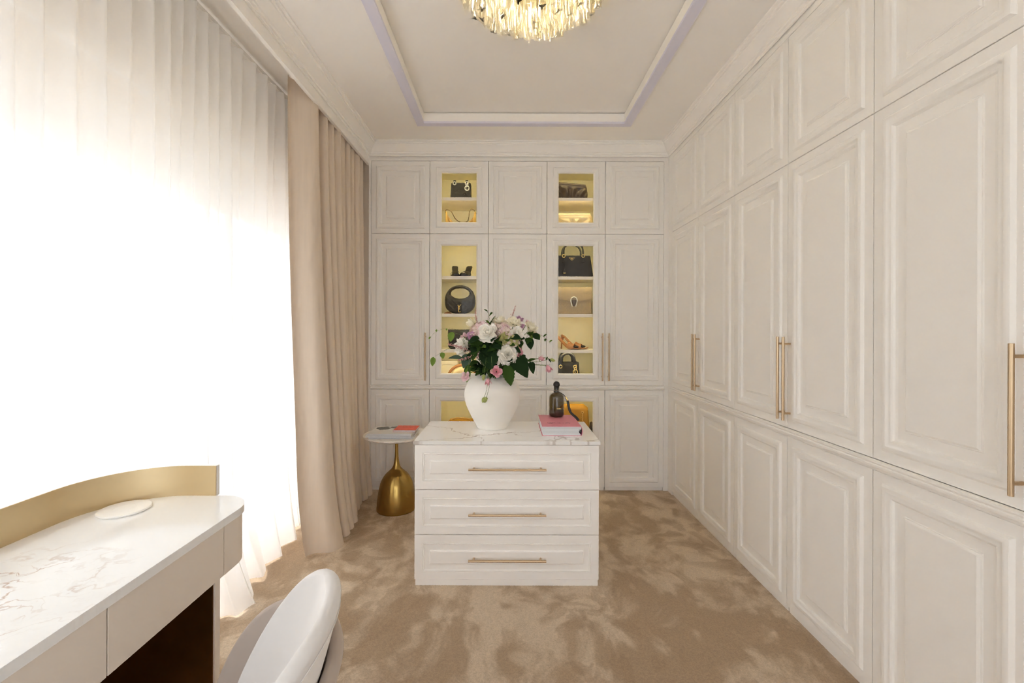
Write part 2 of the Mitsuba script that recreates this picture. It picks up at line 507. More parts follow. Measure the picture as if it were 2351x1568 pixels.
put('window_6__frame', join([box(x - 0.03, x + 0.03, Y0 - 0.07, Y0 - 0.01, 0, FH) for x in (FX0 + 0.03, fmid, FX1 - 0.03)] + [box(a + 0.03, b - 0.03, Y0 - 0.07, Y0 - 0.01, z, z + 0.06) for z in (0, FH - 0.06) for a, b in ((FX0 + 0.03, fmid), (fmid, FX1 - 0.03))]), 'frame_white')
put('window_6__pane', (np.array([[FX0 + 0.06, Y0 - 0.04, 0.06], [FX1 - 0.06, Y0 - 0.04, 0.06], [FX1 - 0.06, Y0 - 0.04, FH - 0.06], [FX0 + 0.06, Y0 - 0.04, FH - 0.06]]), np.array([[0, 1, 2], [0, 2, 3]])), 'window_glass')
# window wall: a glazed front from the floor to 2.56 m, solid above and at the ends
WT = 2.50
struct('wall_left', join(box(XW - 0.10, XW, Y0, 4.1, WT, 2.95), box(XW - 0.10, XW, 3.35, 4.1, 0, WT), box(XW, -1.1545, 3.63, 3.70, 0, 2.86), box(XW - 0.10, XW, Y0, -2.2, 0, WT)), 'facade_plaster', 'window wall behind the sheer curtain', 'wall')
posts = np.linspace(-2.2, 3.35, 6)
k = 0
for a, b in zip(posts[:-1], posts[1:]):
    k += 1
    key = f'window_{k}'
    labels[key] = {'label': 'white framed full height glass door behind the sheer curtain, ' + ('fifth from the drape', 'fourth from the drape', 'third from the drape', 'second from the drape', 'nearest the drape')[k - 1], 'category': 'window', 'kind': 'structure', 'group': 'glazed doors behind the sheer curtain'}
    fr = join(box(XW - 0.07, XW - 0.01, a, a + 0.045, 0, WT), box(XW - 0.07, XW - 0.01, b - 0.045, b, 0, WT),
              box(XW - 0.07, XW - 0.01, a + 0.045, b - 0.045, 0, 0.07), box(XW - 0.07, XW - 0.01, a + 0.045, b - 0.045, WT - 0.06, WT))
    put(key + '__frame', fr, 'frame_white')
    put(key + '__pane', (np.array([[XW - 0.04, a + 0.045, 0.07], [XW - 0.04, b - 0.045, 0.07], [XW - 0.04, b - 0.045, WT - 0.06], [XW - 0.04, a + 0.045, WT - 0.06]]), np.array([[0, 1, 2], [0, 2, 3]])), 'window_glass')
    # fabric blind drawn part way down outside each door
    bl = thing('window_blind', 'beige blind outside the glass door, ' + ('fifth from the drape', 'fourth from the drape', 'third from the drape', 'second from the drape', 'nearest the drape')[k - 1], 'blind', 'beige blinds behind the sheer curtain')
    part(bl, 'fabric', box(XW - 0.105, XW - 0.102, a + 0.003, b - 0.003, 2.035, 2.43), 'blind_fabric')
    part(bl, 'bottom_bar', box(XW - 0.112, XW - 0.095, a + 0.003, b - 0.003, 2.020, 2.040), 'frame_white')
    part(bl, 'roller', moved(trimesh.creation.cylinder(0.018, b - a - 0.05, sections=16), mat(XW - 0.106, (a + b) / 2, 2.44, rx=90)), 'frame_white', True)
struct('terrace', join(box(-7.0, XW - 0.10, -6, 8, -0.2, -0.03)), 'terrace_stone', 'pale stone terrace outside the windows', 'terrace')

# curtain box: fascia below the ceiling, moulding above it
XP = -1.150
struct('trim_1', box(XP - 0.022, XP, Y0, 3.62, 2.692, CEIL), 'paint_ceiling', 'cream fascia hiding the curtain tracks', 'pelmet')
cornice = [(0, 0), (0.006, 0), (0.010, 0.006), (0.010, 0.014), (0.018, 0.018), (0.020, 0.026), (0.026, 0.030), (0.034, 0.044), (0.046, 0.062), (0.058, 0.074), (0.060, 0.080), (0.068, 0.082), (0.070, 0.092), (0.082, 0.096), (0.084, 0.104), (0.0, 0.104)]
zc = CEIL - 0.104
struct('trim_2', profile_along(cornice, (XP, Y0, zc), (XP, 3.62, zc), (1, 0, 0)), 'paint_ceiling', 'stepped plaster cornice above the curtains', 'cornice', 25)
struct('trim_3', profile_along(cornice, (1.35, YB - 0.005, zc), (XP, YB - 0.005, zc), (0, -1, 0)), 'paint_ceiling', 'stepped plaster cornice above the end wardrobes', 'cornice', 25)
struct('trim_4', profile_along(cornice, (XR - 0.002, 3.62, zc), (XR - 0.002, Y0, zc), (-1, 0, 0)), 'paint_ceiling', 'stepped plaster cornice above the right wardrobes', 'cornice', 25)
# lilac-grey frame round the tray, 15 mm below the ceiling
fw = 0.058
frame = join(box(tx0 - fw, tx0, ty0 - fw, ty1 + 0.048, CEIL - 0.015, CEIL), box(tx1, tx1 + fw, ty0 - fw, ty1 + 0.048, CEIL - 0.015, CEIL),
             box(tx0, tx1, ty1, ty1 + 0.048, CEIL - 0.015, CEIL), box(tx0, tx1, ty0 - fw, ty0, CEIL - 0.015, CEIL))
struct('trim_5', frame, 'paint_lilac', 'lilac grey flat frame around the ceiling tray', 'trim')
ledge = [(0, 0), (0.006, 0.001), (0.008, 0.006), (0.010, 0.010), (0.015, 0.013), (0.016, 0.020), (0.013, 0.024), (0.014, 0.027), (0.019, 0.031), (0.019, 0.037), (0.0, 0.038)]
ZL = 0.833
struct('trim_6', profile_along(ledge, (1.29, YB, ZL), (-1.132, YB, ZL), (0, -1, 0)), 'paint_cabinet', 'cream ledge moulding across the end wardrobes', 'moulding', 25)
struct('trim_7', profile_along(ledge, (XR, 3.52, ZL), (XR, 0.132, ZL), (-1, 0, 0)), 'paint_cabinet', 'cream ledge moulding along the right wardrobes', 'moulding', 25)
# fillers: the frieze above the doors, the corner stile, the end panel by the curtain
struct('trim_8', join(box(-1.152, 1.325, YB + 0.001, YB + 0.02, 2.7235, zc + 0.05), box(1.2875, 1.326, YB + 0.001, YB + 0.02, 0.0, 2.7235),
                      box(-1.152, -1.1325, YB - 0.001, 4.03, 0, 2.7235)), 'paint_cabinet', 'cream frieze and corner stile of the end wardrobes', 'trim')
struct('trim_9', join(box(XR + 0.001, XR + 0.02, 0.132, YB, 2.7235, zc + 0.05), box(XR + 0.001, XR + 0.02, 3.518, YB, 0.0, 2.7235)), 'paint_cabinet', 'cream frieze and corner stile of the right wardrobes', 'trim')

# ------------------------------------------------------------------ wardrobes
ROWS = ((0.030, 0.8315), (0.8725, 2.1195), (2.1225, 2.7205))     # lower, middle and upper doors
GAP = 0.0032
DT = 0.020
solid_profile = [(0.0375, 0), (0.0395, 0.003), (0.046, 0.0085), (0.054, 0.0105), (0.060, 0.0095), (0.065, 0.0060), (0.070, 0.0045), (0.076, 0.0048), (0.081, 0.002), (0.085, -0.004), (0.094, -0.006)]
panel_profile = [(0.094, -0.006), (0.119, -0.006), (0.1215, -0.0035), (0.1245, -0.0035), (0.127, -0.001), (0.131, 0.0015)]
glass_profile = [(0.048, 0), (0.050, 0.003), (0.056, 0.007), (0.064, 0.0075), (0.070, 0.005), (0.078, 0.004), (0.086, 0.002), (0.091, -0.003), (0.096, -0.006), (0.096, -0.019)]


def rect_rings(w, h, prof, cap):
    v, f = [], []
    for d, t in prof:
        v += [(d, -t, d), (w - d, -t, d), (w - d, -t, h - d), (d, -t, h - d)]
    for i in range(len(prof) - 1):
        for j in range(4):
            a, b = 4 * i + j, 4 * i + (j + 1) % 4
            f += [[a, b, b + 4], [a, b + 4, a + 4]]
    if cap:
        n = 4 * (len(prof) - 1)
        f += [[n, n + 1, n + 2], [n, n + 2, n + 3]]
    return trimesh.Trimesh(np.array(v, float), f, process=False)


def door_shapes(w, h, glazed, mould=solid_profile, panel=panel_profile, bsdf='paint_cabinet'):
    """(frame, moulding, panel or None): ply dicts in the door's own frame, x along, z up, the front towards -y."""
    inner = mould[0][0]
    frame = rect_rings(w, h, [(0, -DT), (0, -0.0012), (0.0012, 0), (inner, 0)], False)
    if glazed:
        back = rect_rings(w, h, [(0.096, -0.019), (0.0, -DT)], False)
        frame = join(frame, back)
        return shape(frame, bsdf), shape(rect_rings(w, h, mould, False), bsdf, 24), None
    return shape(frame, bsdf), shape(rect_rings(w, h, mould, False), bsdf, 24), shape(rect_rings(w, h, panel, True), bsdf)


DW = PITCH - GAP
solid_doors = [door_shapes(DW, b - a, False) for a, b in ROWS]
glass_doors = [door_shapes(DW, b - a, True, glass_profile) for a, b in ROWS]
GH = ROWS


def bar_handle(length, spacing, reach=0.034, r=0.0062):
    bar = tube([(0, -reach, -length / 2), (0, -reach, -length / 2 + 0.001), (0, -reach, length / 2 - 0.001), (0, -reach, length / 2)], [r * 0.9, r, r, r * 0.9], 14)
    ps = [box(-0.0045, 0.0045, -reach, 0.0, s * spacing / 2 - 0.0045, s * spacing / 2 + 0.0045, 0.001) for s in (-1, 1)]
    return join(bar, ps)


pull = shape(bar_handle(0.392, 0.326), 'brass_satin', 35)


def pane_shape(w, h):
    a = 0.090
    return shape((np.array([[a, 0.012, a], [w - a, 0.012, a], [w - a, 0.012, h - a], [a, 0.012, h - a]]), np.array([[0, 1, 2], [0, 2, 3]])), 'cabinet_glass')


panes = [pane_shape(DW, b - a) for a, b in ROWS]
carcass_solid = shape(join(box(0.0005, PITCH - 0.0005, 0.0225, 0.42, 0.028, 2.7225), box(0.004, PITCH - 0.004, 0.030, 0.42, 0.0, 0.028)), 'paint_cabinet')
kick = shape(box(0.004, PITCH - 0.004, 0.012, 0.030, 0.0, 0.026), 'paint_cabinet')
carc = [box(0.0005, 0.0185, 0.0225, 0.42, 0.028, 2.7225), box(PITCH - 0.0185, PITCH - 0.0005, 0.0225, 0.42, 0.028, 2.7225), box(0.018, PITCH - 0.018, 0.40, 0.42, 0.028, 2.7225)]
for z0, z1 in ((0.028, 0.05), (0.846, 0.866), (2.112, 2.130), (2.70, 2.7225)):
    carc.append(box(0.018, PITCH - 0.018, 0.0225, 0.40, z0, z1))
carc.append(box(0.018, PITCH - 0.018, 0.0205, 0.040, 0.824, 0.882))
carcass_glass = shape(join(carc), 'cabinet_inside')
shelf_shape = shape(join(box(0.0187, PITCH - 0.0187, 0.050, 0.399, -0.018, 0.0), box(0.0187, PITCH - 0.0187, 0.045, 0.050, -0.026, 0.0)), 'white_board')
strip_shape = shape(box(0.03, PITCH - 0.03, 0.052, 0.060, -0.004, 0.0), 'white_board')
strip_light = {**strip_shape, 'emitter': {'type': 'area', 'radiance': rgb(1.7, 1.5, 0.86)}}
SHELVES = (2.435, 1.776, 1.462, 1.162)


def wardrobe(label, m, glazed=False, handle=None):
    key = thing('wardrobe', label, 'wardrobe', None)
    part(key, 'carcass', carcass_glass if glazed else carcass_solid, m=m)
    part(key, 'kickboard', kick, m=m)
    for i, (a, b) in enumerate(ROWS):
        dm = m @ mat(GAP / 2, 0, a)
        fr, mo, pa = (glass_doors if glazed else solid_doors)[i]
        d = part(key, 'door', fr, m=dm)
        part(d, 'moulding', mo, m=dm)
        if glazed:
            part(d, 'pane', panes[i], m=dm, label='clear glass pane')
        else:
            part(d, 'panel', pa, m=dm)
        if i == 1 and handle is not None:
            part(d, 'handle', pull, m=m @ mat(handle, 0, 1.107), label='slim brass bar handle')
    if glazed:
        for z in SHELVES:
            part(key, 'shelf', shelf_shape, m=m @ mat(0, 0, z))
        for z in (2.417, 1.758, 1.444, 1.144, 2.6995, 2.1115, 0.8455):
            part(key, 'light_strip', strip_light, m=m @ mat(0, 0, z), label='warm lit strip under the shelf')
    return key


X0 = -1.1325
back_words = ['plain cream wardrobe on the end wall next to the beige curtain', 'glazed wardrobe on the end wall left of the vase, showing a black monogrammed bag',
              'plain cream wardrobe behind the vase, between the two glazed wardrobes', 'glazed wardrobe on the end wall right of the vase, showing tan heels',
              'plain cream wardrobe on the end wall in the right corner']
for i, (w, g, hd) in enumerate(zip(back_words, (0, 1, 0, 1, 0), (PITCH - 0.030, None, None, PITCH - 0.026, 0.026))):
    wardrobe(w, mat(X0 + PITCH * i, YB, 0), bool(g), hd)
right_words = ['first right-hand wardrobe from the corner, narrowest in view', 'second right-hand wardrobe from the corner', 'third right-hand wardrobe from the corner, in the middle of the row',
               'fourth right-hand wardrobe from the corner', 'nearest right-hand wardrobe, its handle by the photo edge',
               'right-hand wardrobe just beside the camera', 'right-hand wardrobe level with the camera']
for i, w in enumerate(right_words):
    wardrobe('cream panelled wardrobe, ' + w, mat(XR, 3.516 - PITCH * i, 0, rz=-90), False, (PITCH - 0.021) if i % 2 == 0 else 0.021)

# ------------------------------------------------------------------ curtains
def sheer_mesh():
    ny, nz = 1400, 56
    y = np.linspace(-2.45, 3.50, ny)
    z = np.concatenate([np.linspace(0.012, 0.5, 18)[:-1], np.linspace(0.5, 2.5, 26)[:-1], np.linspace(2.5, 2.80, nz - 42)])
    yy, zz = np.meshgrid(y, z, indexing='ij')
    q = lambda a, s: meshkit.noise(np.stack([a, a * 0 + s, a * 0], -1), 3)
    warp = y + 0.10 * (meshkit.noise(np.stack([y * 2.3, y * 0, y * 0], -1), 1) - 0.5)
    pleat = np.sin(2 * np.pi * warp / 0.092)
    big = np.sin(2 * np.pi * (y + 0.22 * meshkit.noise(np.stack([y * 1.7, y * 0 + 5, y * 0], -1), 2)) / 0.31) + 0.6 * np.sin(2 * np.pi * (y * 1.0 + 0.1) / 0.173 + 2 * meshkit.noise(np.stack([y * 2.1, y * 0 + 9, y * 0], -1), 4))
    t = np.clip((2.80 - zz) / 2.79, 0, 1)
    x = -1.43 + (0.030 * (1 - 0.80 * t)) * pleat[:, None] + 0.036 * t ** 0.7 * big[:, None]
    fl = np.exp(-((yy - 2.12) / 0.34) ** 2) * np.clip((0.85 - zz) / 0.85, 0, 1) ** 1.6
    x += fl * (0.095 + 0.065 * np.sin(2 * np.pi * (yy - 2.03) / 0.24))
    x += 0.05 * np.clip((0.5 - zz) / 0.5, 0, 1) ** 1.5 * np.clip((yy - 1.7) / 0.3, 0, 1)
    yv = yy + 0.018 * t * np.cos(2 * np.pi * warp / 0.092)[:, None] + 0.05 * t * (meshkit.noise(np.stack([yy * 1.5, zz * 0.6, yy * 0], -1), 8) - 0.5)
    zv = zz + 0.010 * np.clip((0.1 - zz) / 0.1, 0, 1) * np.sin(yy * 9)
    return grid_mesh(np.stack([x, yv, zv], -1))


sh = thing('sheer_curtain', 'floor length white sheer curtain glowing across the whole window wall', 'curtain')
part(sh, 'fabric', sheer_mesh(), 'sheer_weave', True)


def drape_mesh():
    ny, nz = 900, 60
    s = np.linspace(0, 1, ny)
    z = np.concatenate([np.linspace(0.006, 0.35, 14)[:-1], np.linspace(0.35, 2.45, 26)[:-1], np.linspace(2.45, 2.80, nz - 38)])
    ss, zz = np.meshgrid(s, z, indexing='ij')
    t = np.clip((2.78 - zz) / 2.78, 0, 1)
    # fold phase: the first fold is broad, then about ten regular ones
    ph = np.interp(s, [0, 0.16, 0.24, 1.0], [0.12, 0.60, 1.0, 9.0])
    wob = 0.16 * (meshkit.noise(np.stack([ph * 1.3, ph * 0, ph * 0], -1), 3) - 0.5)
    wave = np.sin(2 * np.pi * (ph + wob) - np.pi / 2)
    sharp = np.sign(wave) * np.abs(wave) ** 0.85 * (0.85 + 0.45 * meshkit.noise(np.stack([np.floor(ph) * 1.7, ph * 0, ph * 0], -1), 12))
    fine = np.sin(2 * np.pi * (ph * 2.0) + 1.0)
    amp = (0.052 + 0.030 * t) * (1 - 0.25 * np.clip((ss - 0.35) / 0.3, 0, 1))
    hold = 1 - 0.50 * np.clip((ss - 0.35) / 0.3, 0, 1)      # the side table stands in front of the far folds
    xm = -1.235 + (0.115 * t ** 1.5 + 0.03 * np.clip((0.5 - zz) / 0.5, 0, 1) ** 2) * hold
    x = xm + amp * sharp[:, None] + 0.020 * (1 - t) ** 2 * fine[:, None]
    ybase = 2.50 + (3.56 - 2.50) * ss
    y = ybase + (0.014 + 0.012 * t) * np.sin(4 * np.pi * (ph + wob))[:, None] + 0.03 * t * (0.5 - ss)
    x += 0.02 * t * (meshkit.noise(np.stack([ss * 6, zz * 0.9, ss * 0], -1), 6) - 0.5)
    # keep clear of the wardrobe end
    return grid_mesh(np.stack([x, y, zz], -1))


dp = thing('drape', 'gathered beige drape hanging beside the sheer curtain, left of the end wardrobes', 'curtain')
part(dp, 'fabric', drape_mesh(), 'drape_fabric', True)
tr = thing('curtain_track', 'slim white curtain track hidden behind the pelmet', 'curtain rail')
part(tr, 'rail', box(-1.445, -1.415, Y0, 3.5, 2.80, 2.82), 'frame_white')
part(tr, 'rail', box(-1.25, -1.22, Y0, 3.5, 2.80, 2.82), 'frame_white')

# ------------------------------------------------------------------ island
IX0, IX1, IY0, IY1 = -0.482, 0.476, 2.264, 2.735
isl = thing('island_chest', 'cream three-drawer island chest with a marble top in the middle of the carpet', 'chest of drawers')
part(isl, 'body', join(box(IX0, IX1, IY0 + 0.022, IY1, 0.031, 0.7325), box(IX0 + 0.004, IX1 - 0.004, IY0 + 0.004, IY1, 0.0, 0.031)), 'paint_island')
dw, dh = IX1 - IX0, 0.2305
d_mould = [(0.040, 0), (0.0425, -0.0045), (0.0445, -0.0045), (0.047, 0.001), (0.052, -0.0025)]
d_panel = [(0.052, -0.0025), (0.079, -0.0035), (0.0805, 0.0015), (0.086, 0.0035)]
fr, mo, pa = door_shapes(dw, dh, False, d_mould, d_panel, 'paint_island')
dpull = shape(moved(bar_handle(0.40, 0.346, 0.032, 0.0058), mat(ry=90)), 'brass_satin', 35)
for z in (0.5005, 0.2665, 0.0325):
    dm = mat(IX0, IY0, z)
    d = part(isl, 'drawer', fr, m=dm)
    part(d, 'moulding', mo, m=dm)
    part(d, 'panel', pa, m=dm)
    part(d, 'handle', dpull, m=mat((IX0 + IX1) / 2 + 0.003, IY0, z + 0.112), label='slim brass bar handle')
part(isl, 'marble_top', box(IX0 - 0.006, IX1 + 0.007, IY0 - 0.006, IY1 + 0.012, 0.7335, 0.7525, 0.002), 'marble_island', label='white marble top with grey brown veins')
TOP = 0.7525

# ------------------------------------------------------------------ vase and flowers
VX, VY = -0.0905, 2.572
vp = [(0, 0), (0.080, 0.0), (0.086, 0.004), (0.094, 0.018), (0.118, 0.062), (0.142, 0.110), (0.158, 0.152), (0.1645, 0.190), (0.1625, 0.222), (0.150, 0.256), (0.130, 0.284), (0.104, 0.304), (0.086, 0.312), (0.076, 0.322), (0.078, 0.332), (0.073, 0.334), (0.069, 0.324), (0.080, 0.306), (0.120, 0.276), (0.148, 0.22), (0.140, 0.13), (0.085, 0.02), (0, 0.012)]
whole('vase', lathe(smooth_path(np.array(vp), 130), 72), 'vase_ceramic', 'matte white bulbous ceramic vase of flowers on the island', 'vase', True, m=mat(VX, VY, TOP))


def frame_to(d, spin=0.0):
    """A 4 x 4 whose z axis points along d."""
    d = np.asarray(d, float)
    d = d / np.linalg.norm(d)
    a = np.cross([0, 0, 1.0] if abs(d[2]) < 0.95 else [1.0, 0, 0], d)
    a /= np.linalg.norm(a)
    m = np.eye(4)
    m[:3, 0], m[:3, 1], m[:3, 2] = a, np.cross(d, a), d
    return m @ mat(rz=spin)


def petal(length, width, open0, open1, cup, ruffle, seed, base=0.004, nu=7, nv=7, tip=0.75):
    """One petal growing from the origin about +z: it starts at open0 degrees from the axis and ends at open1."""
    r = np.random.default_rng(seed)
    u = np.linspace(-1, 1, nu)
    v = np.linspace(0, 1, nv)
    ang = np.radians(open0 + (open1 - open0) * v ** 1.2)
    dv = length / (nv - 1)
    rr = base + np.concatenate([[0], np.cumsum(np.sin(ang[:-1]) * dv)])
    zz = np.concatenate([[0], np.cumsum(np.cos(ang[:-1]) * dv)])
    wide = width * np.sqrt(np.clip(np.sin(np.pi * np.clip(0.10 + 0.78 * v, 0, 1)), 0, 1)) * (1 - (1 - tip) * v ** 6)
    U, V = np.meshgrid(u, np.arange(nv), indexing='ij')
    w = wide[V] / 2
    R = np.maximum(rr[V], w * cup + 0.003)
    phi = U * w / R
    out = rr[V] - R
    x = (R * np.cos(phi) + out)
    y = R * np.sin(phi)
    end = 1 - 0.14 * U ** 2 * (V / (nv - 1))
    z = zz[V] * end + ruffle * length * (meshkit.noise(np.stack([U * 2.5 + seed, V * 0.8, U * 0], -1), seed % 17) - 0.5) * (V / (nv - 1)) ** 1.5
    x = x + ruffle * length * (meshkit.noise(np.stack([U * 3 + seed, V * 0.9, U * 0 + 4], -1), seed % 13) - 0.5) * (V / (nv - 1))
    return grid_mesh(np.stack([x, y, z], -1))


def stem_to(key, top, bend=0.0, r=0.0022, bsdf='stem_green', root=None):
    root = np.array(root if root is not None else (VX + 0.25 * (top[0] - VX), VY + 0.25 * (top[1] - VY), TOP + 0.20))
    neck = np.array([VX + 0.40 * np.clip(top[0] - VX, -0.11, 0.11), VY + 0.40 * np.clip(top[1] - VY, -0.11, 0.11), TOP + 0.335])
    top = np.asarray(top, float)
    mid = (neck + top) / 2 + np.array([0, 0, bend])
    part(key, 'stem', tube(smooth_path([root, neck, mid, top], 16), r, 6), bsdf, True)


def rose(pos, d, size, layers, bsdf, name, label, cat, group=None, seed=0, ruffle=0.10, sepals=True, bend=0.03, stem=True, root=None):
    key = thing(name, label, cat, group)
    m = mat(*pos) @ frame_to(d, seed * 37.0)
    i = 0
    for n, length, width, o0, o1, cup in layers:
        for j in range(n):
            i += 1
            g = petal(length * size, width * size, o0, o1, cup, ruffle, seed * 101 + i)
            spin = 360.0 * j / n + i * 23 + 8 * math.sin(i * 3.3)
            part(key, 'petal', moved(g, m @ mat(rz=spin)), bsdf if isinstance(bsdf, str) else bsdf[i % len(bsdf)], True)
    if sepals:
        sp = join([moved(petal(0.30 * size, 0.12 * size, 60, 100, 0.6, 0.05, 900 + j, nu=4, nv=5, tip=0.2), m @ mat(0, 0, -0.02 * size) @ mat(rz=72 * j)) for j in range(5)])
        part(key, 'calyx', sp, 'leaf_mid', True)
    if stem:
        base = (m @ np.array([0, 0, 0.0, 1]))[:3]
        stem_to(key, base, bend, root=root)
    return key


OPEN_ROSE = [(2, .40, .14, 8, -14, .6), (3, .50, .26, 24, -26, .55), (3, .56, .36, 40, -22, .55), (4, .60, .46, 56, -12, .55), (5, .64, .56, 70, 4, .55), (5, .66, .62, 82, 34, .6), (6, .64, .66, 92, 74, .7)]
BUD_ROSE = [(3, .74, .30, 14, -16, .55), (4, .80, .42, 30, -16, .55), (4, .80, .54, 44, -4, .55), (4, .74, .58, 56, 40, .6)]
PEONY = [(3, .34, .16, 8, -16, .6), (5, .44, .26, 26, -20, .6), (6, .50, .32, 44, -20, .6), (7, .54, .36, 60, -12, .6), (8, .58, .40, 74, 0, .6), (8, .60, .44, 90, 6, .6), (9, .60, .48, 104, 18, .6), (7, .58, .52, 116, 44, .65)]
LISI = [(3, .54, .30, 24, -24, .55), (4, .62, .44, 44, -14, .55), (5, .66, .56, 62, 6, .55), (5, .66, .62, 76, 46, .6)]
BELL = [(3, .76, .34, 16, -12, .55), (5, .86, .52, 34, 4, .55)]

# white roses and peonies (position relative to the vase axis; towards the camera is -y)
def at(x, y, z):
    return (VX + x, VY + y, TOP + 0.15 + z)


big = [  # x, y, z, direction, size, layers, bsdf, label
    (-0.110, -0.02, 0.455, (-0.7, -0.4, 0.5), 0.075, BUD_ROSE, 'petal_cream', 'white rosebud at the upper left of the bouquet, turned to the curtain'),
    (-0.022, -0.10, 0.405, (-0.15, -0.8, 0.55), 0.118, OPEN_ROSE, 'petal_white', 'largest open white rose in the upper middle of the bouquet, facing the camera'),
    (0.040, 0.00, 0.470, (0.0, -0.35, 0.9), 0.092, OPEN_ROSE, 'petal_cream', 'white rose at the top middle of the bouquet, opening upwards'),
    (0.127, -0.03, 0.462, (0.25, -0.5, 0.75), 0.090, OPEN_ROSE, 'petal_cream', 'white rose at the top right of the bouquet below the pink plume'),
    (0.140, -0.085, 0.408, (0.35, -0.8, 0.25), 0.080, OPEN_ROSE, 'petal_white', 'white rose just above the green hydrangea'),
    (0.222, -0.01, 0.432, (0.7, -0.45, 0.5), 0.092, OPEN_ROSE, 'petal_cream', 'white rose at the far right edge of the bouquet crown'),
    (-0.170, -0.06, 0.330, (-0.75, -0.6, 0.2), 0.115, PEONY, 'petal_white', 'white peony at the left of the bouquet, facing left'),
    (0.088, -0.135, 0.285, (0.05, -0.95, 0.15), 0.122, PEONY, 'petal_white', 'full round white peony in the lower middle of the bouquet'),
]
for i, (x, y, z, d, s, L, b, lab) in enumerate(big):
    rose(at(x, y, z), d, s * (0.82 if L is PEONY else 0.80), L, b, 'peony' if L is PEONY else 'white_rose', lab, 'flower', 'white flowers in the bouquet', seed=i + 1, ruffle=0.16 if L is PEONY else 0.10)
small = [
    (-0.140, -0.14, 0.165, (-0.45, -0.75, 0.3), 0.064, LISI, 'petal_pale', 'pale pink lisianthus hanging over the left shoulder of the vase'),
    (0.028, -0.165, 0.196, (0.0, -0.97, 0.2), 0.072, LISI, 'petal_pink', 'open pink lisianthus just above the vase mouth, facing the camera'),
    (-0.018, -0.165, 0.160, (0.05, -0.45, -0.9), 0.050, BELL, 'petal_pink', 'drooping pink lisianthus bell in front of the vase neck'),
    (0.150, -0.10, 0.298, (0.5, -0.8, 0.2), 0.056, LISI, 'petal_pink', 'pink lisianthus right of the round white peony'),
    (0.268, -0.06, 0.262, (0.9, -0.3, 0.15), 0.046, BELL, 'petal_pink', 'closed pink lisianthus bud at the end of the right spray'),
    (0.316, -0.07, 0.225, (0.35, -0.4, -0.85), 0.056, BELL, 'petal_pink', 'drooping pink lisianthus lowest on the right spray'),
    (0.160, 0.03, 0.485, (0.4, -0.4, 0.8), 0.056, LISI, 'petal_lilac', 'mauve pink lisianthus behind the top right white rose'),
    (0.168, -0.04, 0.452, (0.3, -0.8, -0.1), 0.034, BELL, 'petal_lilac', 'small mauve pink bud between the right-hand white roses'),
    (0.205, 0.02, 0.468, (0.4, -0.6, 0.5), 0.038, LISI, 'petal_pale', 'small pale pink bloom above the far right white rose'),
    (-0.160, -0.03, 0.385, (-0.5, -0.7, 0.5), 0.054, LISI, 'petal_pale', 'pale pink lisianthus above the left white peony'),
    (-0.118, -0.07, 0.392, (-0.2, -0.9, 0.3), 0.056, LISI, 'petal_lilac', 'lilac pink lisianthus left of the largest white rose'),
]
for i, (x, y, z, d, s, L, b, lab) in enumerate(small):
    rose(at(x, y, z), d, s * (0.72 if L is LISI else 0.9), L, b, 'lisianthus', lab, 'flower', 'pink lisianthus in the bouquet', seed=i + 20, bend=0.02, ruffle=0.08)


def hydrangea(pos, rad, n, bsdfs, label, seed):
    key = thing('hydrangea', label, 'flower', None)
    r = np.random.default_rng(seed)
    groups = {b: [] for b in bsdfs}
    for i in range(n):
        a = i * 2.39996
        c = 1 - (i + 0.5) / n * 1.35
        s = math.sqrt(max(0, 1 - c * c))
        d = np.array([s * math.cos(a), -max(c, -0.2) if False else s * math.sin(a), c])
        d = d @ trimesh.transformations.rotation_matrix(math.radians(55), [1, 0, 0])[:3, :3].T
        p = np.array(pos) + d * rad * (0.86 + 0.2 * r.random())
        m = mat(*p) @ frame_to(d + 0.3 * r.normal(size=3), r.random() * 90)
        size = rad * (0.34 + 0.10 * r.random())
        fl = [moved(petal(size, size * 1.05, 60, 96, 0.7, 0.10, int(r.integers(1e4)), nu=4, nv=4, tip=0.8), m @ mat(rz=90 * j)) for j in range(4)]
        groups[bsdfs[int(r.integers(len(bsdfs)))]] += fl
    for b, fl in groups.items():
        if fl:
            part(key, 'florets', join(fl), b, True, kind='stuff')
    stem_to(key, pos, 0.02, 0.003)


hydrangea(at(0.098, -0.055, 0.350), 0.066, 60, ['floret_green', 'floret_blush', 'floret_green'], 'green and blush hydrangea head in the middle of the bouquet', 1)
hydrangea(at(-0.062, -0.03, 0.405), 0.058, 46, ['floret_blush', 'petal_pale'], 'pale pink hydrangea head left of the largest white rose', 2)
hydrangea(at(0.055, -0.03, 0.415), 0.048, 36, ['floret_blush', 'petal_pale'], 'small blush hydrangea head below the top white rose', 3)


def leaf_mesh(length, width, fold=0.25, droop=0.3, serrate=0.0, nv=9, point=1.0):
    """A leaf along +x from the origin, its upper side towards +z."""
    v = np.linspace(0, 1, nv)
    w = width / 2 * np.sin(np.pi * np.clip(v, 0, 1) ** (0.75 / point)) ** 0.85
    w[0] = width * 0.02
    w[-1] = 0.0
    if serrate:
        w = w * (1 + serrate * np.where(np.arange(nv) % 2, 1, -1) * (v > 0.05) * (v < 0.97))
    x = length * np.sin(droop * v * 1.2) / (1.2 * droop) if droop else length * v
    z = -length * (1 - np.cos(droop * v * 1.2)) / (1.2 * droop) if droop else 0 * v
    u = np.array([-1, -0.5, 0, 0.5, 1])
    V = np.stack([np.repeat(x[:, None], 5, 1), w[:, None] * u[None], z[:, None] + fold * w[:, None] * np.abs(u)[None]], -1)
    return grid_mesh(V)


